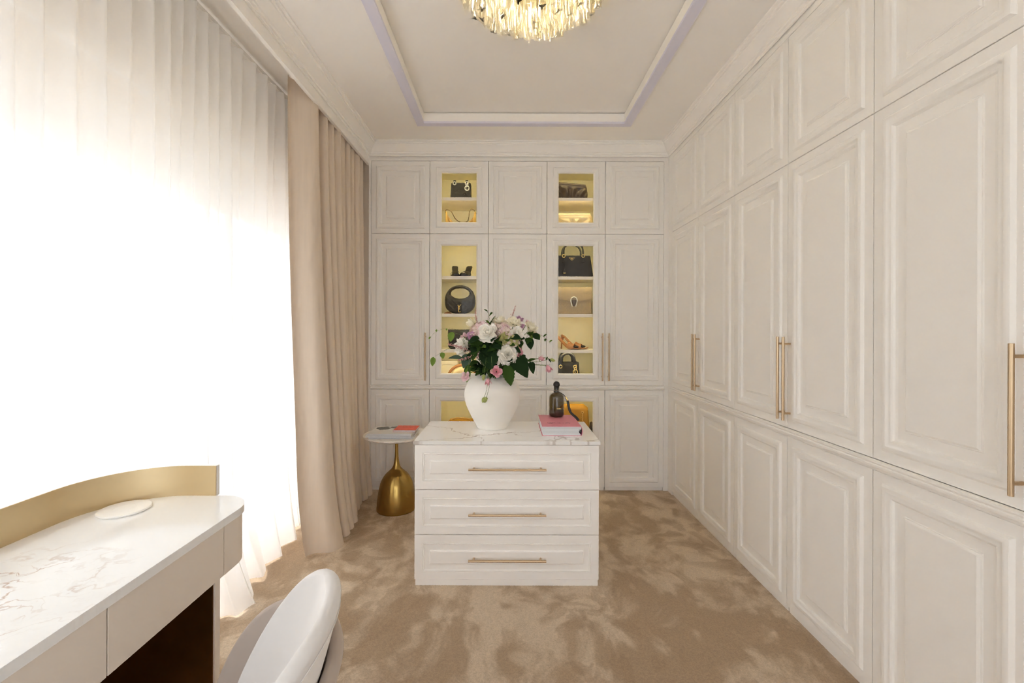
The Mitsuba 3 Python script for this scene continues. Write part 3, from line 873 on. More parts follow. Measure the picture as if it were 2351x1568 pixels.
def sprig(name, label, points, leaves, leaf_bsdf, stem_bsdf='stem_green', r=0.0016, cat='foliage', group=None):
    """A stem through the points with leaves: (place along the stem 0..1, direction, length, width, roll[, serration])."""
    key = thing(name, label, cat, group)
    path = smooth_path(points, 24)
    part(key, 'stem', tube(path, np.linspace(r * 1.3, r * 0.6, 24), 6), stem_bsdf, True)
    for i, lf in enumerate(leaves):
        s, d, L, W, roll = lf[:5]
        p = path[int(round(s * 23))]
        d = np.asarray(d, float) / np.linalg.norm(d)
        up = np.array([0, -0.55, 0.8]) + 0.25 * np.array([math.sin(i * 2.1), 0, math.cos(i * 1.7)])
        side = np.cross(up, d)
        side /= np.linalg.norm(side)
        m = np.eye(4)
        m[:3, 0], m[:3, 1], m[:3, 2], m[:3, 3] = d, side, np.cross(d, side), p
        m = m @ mat(rx=roll)
        part(key, 'leaf', moved(leaf_mesh(L, W, 0.22, 0.35, lf[5] if len(lf) > 5 else 0.0, 15 if len(lf) > 5 else 9), m), leaf_bsdf if isinstance(leaf_bsdf, str) else leaf_bsdf[i % len(leaf_bsdf)], True)
    return key


NECK = at(0, -0.02, 0.175)
rl = np.random.default_rng(11)
# the dark mass of leaves in the heart of the bouquet
heart = []
for i in range(9):
    a = math.radians(-170 + 20 * i)
    x = 0.135 * math.cos(a)
    pts = [NECK, at(0.45 * x, -0.06, 0.345), at(0.8 * x, -0.10 - 0.02 * math.sin(-a), 0.29 + 0.05 * ((i * 7) % 3))]
    lv = []
    for j in range(7):
        dx = math.cos(a) + 0.9 * rl.normal()
        lv.append((0.45 + 0.55 * j / 6, (0.6 * dx, -0.55 - 0.3 * rl.random(), 0.25 * rl.normal() - 0.15), 0.065 + 0.03 * rl.random(), 0.040 + 0.016 * rl.random(), 25 * rl.normal()))
    sprig('leafy_stem', 'dark green leafy stem in the heart of the bouquet above the vase mouth', pts, lv, ['leaf_dark', 'leaf_dark', 'leaf_mid'], group='dark leafy stems in the heart of the bouquet')
for i in range(10):                                         # leaves closing round the vase mouth
    a = math.radians(-195 + 23 * i)
    cx_, cy_ = math.cos(a), math.sin(a)
    pts = [NECK, at(0.045 * cx_, -0.02 + 0.045 * cy_, 0.195), at(0.085 * cx_, -0.02 + 0.075 * cy_, 0.20 + 0.02 * (i % 3))]
    lv = [(0.6 + 0.1 * j, (cx_ + 0.7 * rl.normal(), cy_ - 0.4, -0.35 + 0.5 * rl.normal()), 0.052 + 0.03 * rl.random(), 0.028 + 0.016 * rl.random(), 25 * rl.normal()) for j in range(5)]
    sprig('leafy_stem', 'green leafy stem spilling over the rim of the vase', pts, lv, ['leaf_dark', 'leaf_mid', 'leaf_dark'], group='leafy stems over the rim of the vase')
# big single leaves
sprig('large_leaf', 'large dark toothed leaf pointing down right beside the round white peony', [NECK, at(0.07, -0.08, 0.31), at(0.105, -0.11, 0.30)], [(1, (0.62, -0.25, -0.72), 0.175, 0.115, 10, 0.06)], 'leaf_dark')
sprig('large_leaf', 'large dark toothed leaf hanging over the right shoulder of the vase', [NECK, at(0.06, -0.11, 0.30), at(0.080, -0.15, 0.235)], [(1, (0.28, -0.14, -0.93), 0.125, 0.070, 8, 0.09)], 'leaf_mid')
sprig('large_leaf', 'large dark leaf in the middle of the bouquet left of the round white peony', [NECK, at(-0.01, -0.08, 0.33), at(-0.015, -0.105, 0.32)], [(1, (0.05, -0.55, -0.8), 0.125, 0.115, 0, 0.03), (0.9, (-0.5, -0.5, -0.5), 0.10, 0.07, 0)], 'leaf_dark')
sprig('large_leaf', 'narrow dark leaf hanging over the left shoulder of the vase', [NECK, at(-0.09, -0.10, 0.315), at(-0.135, -0.13, 0.215)], [(0.95, (-0.16, -0.15, -0.97), 0.10, 0.040, 5), (1, (0.05, -0.2, -0.95), 0.085, 0.036, -8)], ['leaf_mid', 'leaf_light'])
sprig('eucalyptus_sprig', 'blue green eucalyptus sprig below the left pink plume', [NECK, at(-0.10, -0.08, 0.31), at(-0.165, -0.10, 0.262)], [(1.0, (-0.85, -0.2, 0.2), 0.085, 0.062, 10), (0.85, (-0.2, -0.5, -0.85), 0.090, 0.060, -10), (0.65, (-0.6, -0.4, -0.5), 0.06, 0.045, 0)], 'leaf_blue')
# mid-green leaves left of centre and upwards
sprig('leafy_stem', 'green leafy stem left of centre below the lilac lisianthus', [NECK, at(-0.06, -0.10, 0.33), at(-0.085, -0.135, 0.335)],
      [(1, (-0.7, -0.5, 0.5), 0.06, 0.045, 0), (0.95, (-0.3, -0.7, -0.5), 0.065, 0.05, 20), (0.85, (0.5, -0.8, 0.1), 0.06, 0.042, -20), (0.8, (-0.8, -0.5, -0.3), 0.055, 0.04, 0), (0.9, (0.2, -0.7, 0.6), 0.05, 0.036, 0)], ['leaf_mid', 'leaf_mid', 'leaf_light'])
sprig('leafy_stem', 'upright leafy tip at the top of the bouquet, tallest green', [NECK, at(-0.005, 0.01, 0.42), at(-0.030, 0.0, 0.535)],
      [(0.8, (0.25, -0.5, 0.8), 0.070, 0.048, 0), (0.72, (-0.3, -0.7, 0.7), 0.07, 0.046, 0), (0.9, (0.3, -0.7, 0.5), 0.05, 0.036, 0), (0.62, (0.1, -0.9, 0.3), 0.07, 0.046, 0), (1, (-0.6, -0.3, 0.5), 0.026, 0.02, 0)], ['leaf_mid', 'leaf_light'])
# trailing vines left
sprig('trailing_vine', 'thin vine with one broad pale leaf before the black flap bag', [NECK, at(-0.12, -0.05, 0.36), at(-0.20, -0.06, 0.405), at(-0.232, -0.06, 0.415)],
      [(1, (-0.1, -0.45, -0.9), 0.060, 0.042, 0), (0.8, (0.1, -0.3, -0.95), 0.045, 0.014, 0)], 'leaf_light', r=0.0012)
sprig('trailing_vine', 'thin vine arching to the far left with two green leaves', [NECK, at(-0.14, -0.05, 0.33), at(-0.24, -0.06, 0.322), at(-0.31, -0.06, 0.285), at(-0.338, -0.06, 0.27)],
      [(0.86, (0.25, -0.4, -0.85), 0.040, 0.030, 0), (1, (-0.05, -0.4, -0.9), 0.056, 0.032, 0)], 'leaf_light', r=0.0010)
sprig('trailing_vine', 'finest vine with tiny leaves reaching the left wardrobe handle', [NECK, at(-0.15, -0.02, 0.40), at(-0.25, -0.02, 0.435), at(-0.31, -0.03, 0.425), at(-0.36, -0.03, 0.385)],
      [(1, (-0.5, -0.4, -0.5), 0.018, 0.016, 0), (0.9, (0.3, -0.4, 0.9), 0.016, 0.012, 0), (0.8, (-0.2, -0.4, -0.9), 0.014, 0.012, 0)], 'leaf_light', r=0.0007)
# branch with round leaves on the right
sprig('leafy_stem', 'branch of round dark leaves at the right of the bouquet', [NECK, at(0.10, -0.05, 0.37), at(0.19, -0.06, 0.375), at(0.235, -0.06, 0.405)],
      [(0.9, (0.2, -0.5, -0.85), 0.075, 0.050, 0), (0.8, (-0.3, -0.6, -0.7), 0.065, 0.046, 10), (1, (0.7, -0.4, -0.5), 0.055, 0.040, 0), (0.95, (0.1, -0.6, 0.7), 0.045, 0.034, 0), (0.7, (0.5, -0.6, -0.6), 0.07, 0.045, 0), (0.62, (0, -0.8, 0.5), 0.06, 0.04, 0), (0.75, (0.6, -0.5, 0.3), 0.05, 0.036, 0), (0.98, (-0.6, -0.5, 0.1), 0.045, 0.034, 0), (0.72, (0.1, -0.8, -0.5), 0.055, 0.040, 0), (0.85, (0.55, -0.7, -0.2), 0.05, 0.036, 0), (0.68, (-0.5, -0.6, -0.5), 0.055, 0.038, 15), (0.9, (-0.2, -0.7, -0.6), 0.05, 0.036, 0)], ['leaf_dark', 'leaf_mid'], 'stem_brown')
sprig('trailing_vine', 'thin twig with tiny leaves reaching out at the upper right', [at(0.19, -0.05, 0.37), at(0.25, -0.05, 0.41), at(0.295, -0.05, 0.39), at(0.335, -0.05, 0.35)],
      [(0.35, (0.15, -0.4, -0.9), 0.036, 0.022, 0), (0.5, (0.2, -0.4, -0.9), 0.03, 0.016, 0), (0.7, (0.6, -0.4, 0.7), 0.026, 0.014, 0), (0.95, (0.5, -0.4, 0.6), 0.024, 0.020, 0), (0.8, (-0.3, -0.3, -0.8), 0.018, 0.013, 0), (0.25, (0.1, -0.4, -0.9), 0.038, 0.024, 0)], ['leaf_mid', 'leaf_light'], 'stem_brown', 0.0008)
sprig('leafy_stem', 'spray of narrow leaves carrying the right-hand pink buds', [NECK, at(0.14, -0.08, 0.25), at(0.24, -0.07, 0.245), at(0.325, -0.07, 0.262)],
      [(0.70, (0.3, -0.4, -0.85), 0.075, 0.040, 0), (0.66, (0.85, -0.3, 0.45), 0.055, 0.026, 0), (0.75, (-0.1, -0.4, -0.9), 0.06, 0.034, 0), (0.5, (0.7, -0.6, 0.1), 0.06, 0.03, 0), (1, (0.5, -0.3, -0.6), 0.026, 0.016, 0), (0.97, (0.3, -0.3, 0.7), 0.022, 0.014, 0)], ['leaf_dark', 'leaf_mid'])


def plume(label, points, spread, seed, bsdf='plume_pink'):
    key = thing('astilbe_plume', label, 'flower')
    path = smooth_path(points, 40)
    part(key, 'stem', tube(path, np.linspace(0.0014, 0.0005, 40), 5), 'stem_brown', True)
    r = np.random.default_rng(seed)
    bits = []
    ball = trimesh.creation.icosphere(subdivisions=0, radius=1.0)
    for i in range(150):
        s = 0.42 + 0.58 * r.random()
        p = path[int(s * 39)] + r.normal(size=3) * spread * (1.15 - s)
        b = ball.copy()
        b.apply_scale(0.0020 + 0.0014 * r.random())
        b.apply_translation(p)
        bits.append(b)
    part(key, 'blossom', join(bits), bsdf, True, kind='stuff')


plume('dusty pink plume sticking out at the left of the bouquet', [NECK, at(-0.10, -0.10, 0.30), at(-0.165, -0.12, 0.325), at(-0.250, -0.12, 0.350)], 0.017, 1)
plume('dusty pink plume below the left one, over the eucalyptus', [NECK, at(-0.08, -0.12, 0.285), at(-0.13, -0.14, 0.272), at(-0.19, -0.14, 0.258)], 0.013, 2)
plume('curved pink plume standing above the top right of the bouquet', [NECK, at(0.09, 0.0, 0.44), at(0.115, 0.0, 0.51), at(0.138, 0.0, 0.575)], 0.010, 3)
plume('short pink plume above the upper left rosebud', [NECK, at(-0.07, 0.02, 0.43), at(-0.10, 0.02, 0.50), at(-0.098, 0.02, 0.555)], 0.008, 4)


def buds(label, stems):
    key = thing('bud_stem', label, 'flower bud')
    for pts, L in stems:
        part(key, 'stem', tube(smooth_path(pts, 16), 0.0010, 5), 'stem_green', True)
        d = np.array(pts[-1]) - np.array(pts[-2])
        part(key, 'bud', moved(lathe([(0, 0), (0.26 * L, 0.18 * L), (0.30 * L, 0.45 * L), (0.2 * L, 0.8 * L), (0, L)], 10), mat(*pts[-1]) @ frame_to(d)), 'bud_green', True)


buds('two green buds dangling on long stems in front of the vase', [([NECK, at(-0.02, -0.15, 0.20), at(-0.022, -0.188, 0.12), at(-0.038, -0.188, 0.060)], 0.034), ([NECK, at(-0.01, -0.15, 0.195), at(-0.010, -0.190, 0.12), at(-0.026, -0.190, 0.062)], 0.036)])
buds('green bud in front of the vase neck', [([NECK, at(-0.03, -0.14, 0.27), at(-0.037, -0.155, 0.20), at(-0.040, -0.156, 0.182)], 0.036)])
buds('green bud left of the open pink lisianthus', [([NECK, at(0.0, -0.15, 0.27), at(0.004, -0.165, 0.215)], 0.024)])
buds('pale green bud at the tip of the right spray', [([at(0.27, -0.06, 0.25), at(0.30, -0.07, 0.27), at(0.332, -0.07, 0.26)], 0.034)])

# ------------------------------------------------------------------ on the island: book and bottle
def lettering(key, name, x0, x1, y, z, size, bsdf, seed, flip=True):
    """A line of small uneven marks, as a title too small to read."""
    r = np.random.default_rng(seed)
    bits, x = [], x0
    while x < x1:
        w = size * (0.22 + 0.25 * r.random())
        if r.random() > 0.12:
            h = size * (0.45 + 0.5 * r.random())
            bits.append(box(x, x + w * 0.35, y, y + h, z, z + 0.0004))
            if r.random() > 0.4:
                bits.append(box(x, x + w, y, y + size * 0.14, z, z + 0.0004))
            if r.random() > 0.5:
                bits.append(box(x + w * 0.65, x + w, y, y + size * 0.5, z, z + 0.0004))
        x += w + size * 0.12
    part(key, name, join(bits), bsdf)


bx0, bx1, by0, by1, bh = 0.189, 0.400, 2.376, 2.690, 0.0530
bk = thing('book', 'thick pink hardback book under the dark glass bottle on the island', 'book')
part(bk, 'cover', join(box(bx0, bx1, by0, by1, TOP + bh - 0.003, TOP + bh), box(bx0, bx1, by0, by1, TOP, TOP + 0.003)), 'book_pink', label='pink cover boards')
ang = np.linspace(-np.pi / 2, np.pi / 2, 13)
sp_o = np.stack([bx1 + 0.010 * np.cos(ang), TOP + bh / 2 + (bh / 2) * np.sin(ang)], 1)
sp_i = np.stack([bx1 + 0.0075 * np.cos(ang[::-1]), TOP + bh / 2 + (bh / 2 - 0.0025) * np.sin(ang[::-1])], 1)
part(bk, 'spine', extrude(Polygon(np.vstack([sp_o, sp_i])), by1 - by0, np.array([[1, 0, 0, 0], [0, 0, -1, by1], [0, 1, 0, 0], [0, 0, 0, 1.0]])), 'book_pink_edge')
z0, z1 = TOP + 0.003, TOP + bh - 0.003
pg = Polygon([(bx0 + 0.004, z0), (bx1 + 0.002, z0), (bx1 - 0.012, z0 + 0.020), (bx1 - 0.005, z0 + 0.026), (bx1 - 0.013, z0 + 0.030), (bx1 + 0.003, z0 + 0.033), (bx1 + 0.003, z1), (bx0 + 0.004, z1)])
part(bk, 'pages', extrude(pg, by1 - by0 - 0.004, np.array([[1, 0, 0, 0], [0, 0, -1, by1 - 0.003], [0, 1, 0, 0], [0, 0, 0, 1.0]])), 'paper_edge', label='white page block')
part(bk, 'binding', box(bx1 - 0.012, bx1 + 0.0045, by0 + 0.006, by1 - 0.006, z0 + 0.016, z1 - 0.012), 'black_plastic', label='dark gap inside the spine')
lettering(bk, 'title', 0.226, 0.352, 2.452, TOP + bh, 0.016, 'ink_dark', 4)

BX, BY, BZ = 0.296, 2.640, TOP + bh
bt = thing('perfume_bottle', 'dark amber glass bottle with a round black stopper on the pink book', 'bottle')
bprof = [(0.0, 0.0), (0.030, 0.0), (0.040, 0.004), (0.0445, 0.014), (0.0448, 0.03), (0.0448, 0.112), (0.042, 0.126), (0.034, 0.137), (0.022, 0.143), (0.0155, 0.147), (0.0145, 0.153), (0.0145, 0.170), (0.0185, 0.172), (0.0185, 0.175), (0.012, 0.176)]
part(bt, 'glass', lathe(bprof, 48), 'bottle_glass', 30, m=mat(BX, BY, BZ))
part(bt, 'liquid', lathe([(0, 0.004), (0.036, 0.004), (0.0425, 0.014), (0.0428, 0.044), (0, 0.044)], 40), 'bottle_liquid', 30, m=mat(BX, BY, BZ))
part(bt, 'stopper', join(moved(trimesh.creation.icosphere(subdivisions=3, radius=0.0198), mat(0, 0, 0.194)), lathe([(0, 0.165), (0.0125, 0.165), (0.0125, 0.174), (0.016, 0.1745), (0.016, 0.178), (0.008, 0.180), (0, 0.182)], 24)), 'black_plastic', 40, m=mat(BX, BY, BZ), label='round black stopper')
lb = []
for i, (w, h) in enumerate(((0.004, 0.008), (0.004, 0.006), (0.005, 0.007), (0.004, 0.008), (0.004, 0.006))):
    lb.append(box(-0.012 + i * 0.0055, -0.012 + i * 0.0055 + w * 0.55, -0.0006, 0.0, 0, h))
part(bt, 'lettering', join(lb), 'gold_bright', m=mat(BX + 0.010, BY - 0.0446, BZ + 0.052), label='small gold lettering')
tsl = [(BX + 0.012, BY - 0.010, BZ + 0.150), (BX + 0.036, BY - 0.012, BZ + 0.138), (BX + 0.055, BY - 0.014, BZ + 0.118)]
part(bt, 'cord', join(tube(smooth_path(tsl, 12), 0.0022, 6), moved(ring(0.016, 0.0018), mat(BX, BY, BZ + 0.150, rx=90))), 'black_plastic', True)
part(bt, 'tassel_ring', tube(smooth_path([(BX + 0.052, BY - 0.014, BZ + 0.122), (BX + 0.060, BY - 0.016, BZ + 0.110), (BX + 0.065, BY - 0.018, BZ + 0.098)], 6), [0.0045, 0.0055, 0.0055, 0.0055, 0.0055, 0.0055], 10), 'gold_bright', True, label='gold tassel ring')
tp = smooth_path([(BX + 0.064, BY - 0.018, BZ + 0.100), (BX + 0.071, BY - 0.024, BZ + 0.066), (BX + 0.083, BY - 0.034, BZ + 0.030), (BX + 0.103, BY - 0.045, BZ + 0.012), (BX + 0.122, BY - 0.060, BZ - 0.008)], 24)
part(bt, 'tassel', join([tube(tp + np.array([0.004 * math.cos(a), 0.004 * math.sin(a), 0.0025 * math.sin(a)]) * np.linspace(0.6, 1.5, 24)[:, None], np.linspace(0.0045, 0.0032, 24), 7) for a in np.linspace(0, 6.28, 7)[:-1]]), 'black_plastic', True, label='black silky tassel')

# ------------------------------------------------------------------ side table and magazines
SX, SY = -0.823, 3.235
st = thing('side_table', 'round marble side table on a brass bell base beside the drape', 'side table')
ZT = 0.556
part(st, 'table_top', lathe([(0, -0.018), (0.225, -0.018), (0.236, -0.012), (0.240, -0.003), (0.238, 0), (0, 0)], 72), 'marble_table', 30, m=mat(SX, SY, ZT), label='thin pale marble disc')
bp = [(0, 0.004), (0.138, 0.0), (0.1445, 0.006), (0.143, 0.03), (0.138, 0.08), (0.130, 0.135), (0.119, 0.185), (0.103, 0.225), (0.080, 0.258), (0.056, 0.280), (0.036, 0.300), (0.024, 0.324), (0.0165, 0.356), (0.0130, 0.40), (0.0115, 0.45), (0.0115, 0.525), (0.03, 0.536), (0, 0.5375)]
part(st, 'base', lathe(smooth_profile(np.array(bp), 140), 72), 'brass_dark', True, m=mat(SX, SY, 0), label='brushed brass bell base')


def magazine(label, w, d, h, bsdf_cover, m, spine='paper_white', category='magazine', name='magazine', group=None):
    key = thing(name, label, category, group)
    part(key, 'cover', join(box(0, w, 0, d, h - 0.0009, h), box(0, w, 0, d, 0, 0.0009), box(0, 0.0008, 0, d, 0.0009, h - 0.0009)), bsdf_cover, m=m)
    part(key, 'pages', box(0.0008, w - 0.001, 0.0015, d - 0.0015, 0.0009, h - 0.0009), 'paper_edge', m=m)
    return key


# the stack stands 2 mm clear of nothing: each lies on the one below
z = ZT
magazine('white magazine at the bottom of the stack on the side table', 0.315, 0.235, 0.0095, 'paper_white', mat(SX - 0.160, SY - 0.160, z, rz=2)); z += 0.0105
magazine('white magazine in the middle of the stack on the side table', 0.322, 0.240, 0.0145, 'paper_white', mat(SX - 0.178, SY - 0.168, z, rz=0)); z += 0.0150
magazine('magazine with a dark photo on its cover, top of the stack', 0.315, 0.240, 0.0130, 'magazine_cover', mat(SX - 0.168, SY - 0.172, z, rz=-1)); z += 0.0132
cb = magazine('small coral red book lying on the magazines', 0.160, 0.155, 0.013, 'book_coral', mat(SX + 0.002, SY - 0.115, z, rz=-1), category='book', name='book')
bars = [box(0.02, 0.14, 0.020, 0.021, 0.013, 0.0134), box(0.02, 0.14, 0.132, 0.133, 0.013, 0.0134), box(0.02, 0.021, 0.021, 0.132, 0.013, 0.0134), box(0.139, 0.14, 0.021, 0.132, 0.013, 0.0134)]
part(cb, 'frame_print', join(bars), 'ink_coral', m=mat(SX + 0.002, SY - 0.115, z, rz=-1))
r = np.random.default_rng(3)
part(cb, 'title', join([box(0.045 + 0.011 * i, 0.0515 + 0.011 * i, 0.092, 0.104, 0.013, 0.0134) for i in range(7)]), 'ink_coral', m=mat(SX + 0.002, SY - 0.115, z, rz=-1))

# ------------------------------------------------------------------ desk
DZ, DXF, DXB = 0.755, -0.862, -1.335
desk = thing('vanity_desk', 'white marble topped vanity desk with a curved brass backsplash by the sheer curtain', 'desk')
DYE, DYN = 1.512, -0.30


def desk_outline(off=0.0):
    """Plan of the top: straight front and back, the far end rounded at both corners."""
    x0, x1, y0, y1 = DXB + off, DXF - off, DYN, DYE - off
    rb, rf = 0.235 - off, 0.115 - off
    a = np.linspace(0, np.pi / 2, 14)
    pts = [(x0, y0), (x1, y0)]
    pts += [(x1 - rf + rf * math.cos(t), y1 - rf + rf * math.sin(t)) for t in a]
    pts += [(x0 + rb - rb * math.sin(t), y1 - rb + rb * math.cos(t)) for t in a]
    return Polygon(pts)


part(desk, 'marble_top', extrude(desk_outline(), 0.024, mat(0, 0, DZ - 0.024)), 'marble_desk', 30, label='white marble top with brown veins')
# curved apron round the far end, the drawers along the front
shell = desk_outline(0.006).difference(desk_outline(0.026))
far = shell.intersection(Polygon([(-2, 1.3365), (0, 1.3365), (0, 2), (-2, 2)]))
far = far if far.geom_type == 'Polygon' else max(far.geoms, key=lambda g: g.area)
part(desk, 'curved_end', extrude(far, 0.153, mat(0, 0, 0.577)), 'taupe_lacquer', 30)
part(desk, 'drawer', box(DXF - 0.026, DXF - 0.006, 0.948, 1.334, 0.577, 0.7295, 0.001), 'taupe_lacquer')
part(desk, 'drawer', box(DXF - 0.026, DXF - 0.006, 0.462, 0.945, 0.577, 0.7295, 0.001), 'taupe_lacquer')
part(desk, 'body', join(box(DXB + 0.03, DXF - 0.0275, DYN + 0.02, 1.335, 0.580, 0.7305)), 'taupe_lacquer')
part(desk, 'end_panel', box(DXB + 0.06, DXF - 0.008, 1.297, 1.320, 0.0, 0.5795), 'taupe_lacquer')
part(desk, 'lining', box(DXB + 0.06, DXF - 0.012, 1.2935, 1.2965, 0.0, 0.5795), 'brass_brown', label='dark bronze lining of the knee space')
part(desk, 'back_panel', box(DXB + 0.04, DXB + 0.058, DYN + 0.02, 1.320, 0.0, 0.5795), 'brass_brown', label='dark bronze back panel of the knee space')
part(desk, 'drawer_unit', box(DXB + 0.06, DXF - 0.008, DYN + 0.02, 0.458, 0.0, 0.5795), 'taupe_lacquer')
# backsplash: along the back, round the corner and along the end to x = -1.01
a = np.linspace(0, np.pi / 2, 18)
rb = 0.235
line = [(DXB, y) for y in np.linspace(DYN, DYE - rb, 12)[:-1]] + [(DXB + rb - rb * math.cos(t), DYE - rb + rb * math.sin(t)) for t in a] + [(x, DYE) for x in np.linspace(DXB + rb, -1.010, 6)[1:]]
ln = LineString(line)
outer = ln.buffer(0.016, cap_style='flat', join_style='mitre', single_sided=True)
lin = LineString(line).buffer(-0.003, cap_style='flat', join_style='mitre', single_sided=True)
part(desk, 'backsplash', extrude(outer, 0.105, mat(0, 0, DZ - 0.002)), 'white_lacquer', 30, label='white curved backsplash')
part(desk + '__backsplash', 'lining', extrude(lin, 0.1025, mat(0, 0, DZ)), 'brass_splash', 30, label='brushed gold lining')
ch = thing('charging_disc', 'flat round white disc lying on the desk by the backsplash', 'charging pad')
part(ch, 'disc', lathe([(0, 0.0006), (0.064, 0.0006), (0.066, 0.003), (0.0685, 0.004), (0.0690, 0.0065), (0.067, 0.0085), (0.0295, 0.0088), (0.0285, 0.0080), (0.0270, 0.0088), (0, 0.0089)], 64), 'white_lacquer', 30, m=mat(-1.215, 1.383, DZ))
part(ch, 'foot', lathe([(0, 0), (0.058, 0), (0.058, 0.0008), (0, 0.0008)], 48), 'black_plastic', m=mat(-1.215, 1.383, DZ))

# ------------------------------------------------------------------ chair
CXC, CYC = -0.625, 0.725
chair = thing('upholstered_chair', 'round-backed grey and taupe upholstered chair drawn up to the vanity desk', 'chair')


def back_band(R, thick, lean, ztop, zbot, t0, t1, n=72, bulge=0.0, dx=0.0):
    """An upright band about the chair's centre; ztop(t) is the rim's height at t degrees from the middle of the back."""
    rows = []
    for t in np.linspace(t0, t1, n):
        th = math.radians(t + 15.0)
        zt = ztop(t)
        h = zt - zbot
        end = min(1.0, math.sqrt(max(0.0, 1 - ((abs(t) - 0.9 * t1) / (0.1 * t1)) ** 2)) if abs(t) > 0.9 * t1 else 1.0)
        tk = thick * max(end, 0.12)
        rt = tk / 2
        sec = []
        for k in range(8):                     # outer side, going up
            f = k / 7
            z = zbot + f * (h - rt)
            sec.append((R + lean * (z - zbot) + bulge * math.sin(math.pi * f), z))
        zc_ = zbot + h - rt
        rc = R + lean * (zc_ - zbot) - rt
        for k in range(1, 8):                  # the rounded rim
            b = math.pi * k / 8
            sec.append((rc + rt * math.cos(b), zc_ + rt * math.sin(b)))
        for k in range(8):                     # inner side, going down
            f = 1 - k / 7
            z = zbot + f * (h - rt)
            sec.append((R - tk + lean * (z - zbot) + bulge * 0.6 * math.sin(math.pi * f), z))
        rows.append([(CXC + dx + r_ * math.cos(th), CYC + r_ * math.sin(th), z) for r_, z in sec])
    v = np.array(rows)
    v = np.concatenate([v, v[:, :1]], 1)
    m = grid_mesh(v)
    nv = v.shape[1]
    caps = []
    for s, base in ((1, 0), (-1, (n - 1) * nv)):
        c = [[base, base + k, base + k + 1] for k in range(1, nv - 2)]
        caps += c if s < 0 else [x[::-1] for x in c]
    return trimesh.Trimesh(m.vertices, np.vstack([m.faces[:, ::-1], caps]), process=False)


pad_top = lambda t: 0.845 - 0.33 * (abs(t) / 66.0) ** 3
shell_top = lambda t: 0.735 - 0.06 * (t / 70.0) ** 2 - 0.19 * (abs(t) / 80.0) ** 8
part(chair, 'back_pad', back_band(0.190, 0.030, 0.35, pad_top, 0.44, -66, 66, bulge=0.012), 'chair_grey', 40, label='pale grey back pad')
part(chair, 'shell', back_band(0.240, 0.028, 0.35, shell_top, 0.38, -80, 80, bulge=0.010, dx=-0.030), 'chair_taupe', 40, label='darker taupe outer shell')
seam = [(CXC + (0.1915 + 0.35 * (pad_top(t) - 0.468) + 0.0012) * math.cos(math.radians(t + 15)), CYC + (0.1915 + 0.35 * (pad_top(t) - 0.468) + 0.0012) * math.sin(math.radians(t + 15)), pad_top(t) - 0.028) for t in np.linspace(-58, 58, 50)]
part(chair, 'piping', tube(seam, 0.0011, 6), 'chair_grey', True)
part(chair, 'seat', lathe([(0, 0.345), (0.17, 0.345), (0.200, 0.36), (0.208, 0.40), (0.200, 0.435), (0.15, 0.452), (0, 0.458)], 48), 'chair_grey', 40, m=mat(CXC - 0.02, CYC, 0))
for sx in (-1, 1):
    for sy in (-1, 1):
        part(chair, 'leg', tube([(CXC + sx * 0.13, CYC + sy * 0.13, 0.36), (CXC + sx * 0.16, CYC + sy * 0.16, 0.18), (CXC + sx * 0.19, CYC + sy * 0.19, 0.0)], [0.014, 0.012, 0.009], 12), 'brass_satin', True)

# ------------------------------------------------------------------ chandelier
LX, LY = 0.110, 1.83
lamp = thing('chandelier', 'round crystal chandelier with amber glints on the ceiling', 'chandelier')
part(lamp, 'ceiling_plate', lathe([(0, 0.0), (0.37, 0.0), (0.38, 0.008), (0.38, 0.024), (0, 0.024)], 64), 'lamp_metal', 30, m=mat(LX, LY, TRAY - 0.026))
for R in (0.08, 0.16, 0.24, 0.32):
    part(lamp, 'ring_rail', moved(ring(R, 0.004, 48, 6), mat(LX, LY, TRAY - 0.045, rx=90)), 'lamp_metal', True)


bulb = shape(lathe([(0, -0.05), (0.010, -0.046), (0.014, -0.034), (0.011, -0.018), (0.007, 0.0), (0, 0.0)], 14), 'white_board', True)
for k in range(6):
    a = math.pi * (k + 0.5) / 3
    bm = mat(LX + 0.20 * math.cos(a), LY + 0.20 * math.sin(a), TRAY - 0.075)
    part(lamp, 'socket', shape(lathe([(0, 0.0), (0.012, 0.0), (0.012, 0.03), (0, 0.03)], 14), 'lamp_metal'), m=bm)
    part(lamp, 'bulb', {**bulb, 'emitter': {'type': 'area', 'radiance': rgb(2.6, 2.4, 2.15), 'sampling_weight': 3.0}}, m=bm, label='small lit bulb')


def crystal_prism(L, w):
    """A hanging three-sided glass bar with hollowed flanks and a slanting foot."""
    out = []
    for k in range(3):
        a0, a1 = 2 * math.pi * k / 3, 2 * math.pi * (k + 1) / 3
        out += [(w * math.cos(a0 - 0.14), w * math.sin(a0 - 0.14)), (w * math.cos(a0 + 0.14), w * math.sin(a0 + 0.14)), (0.42 * w * math.cos((a0 + a1) / 2), 0.42 * w * math.sin((a0 + a1) / 2))]
    m = extrude(Polygon(out), L, mat(0, 0, -L))
    low = m.vertices[:, 2] < -0.9 * L
    m.vertices[low, 2] += 0.35 * m.vertices[low, 0]
    return m


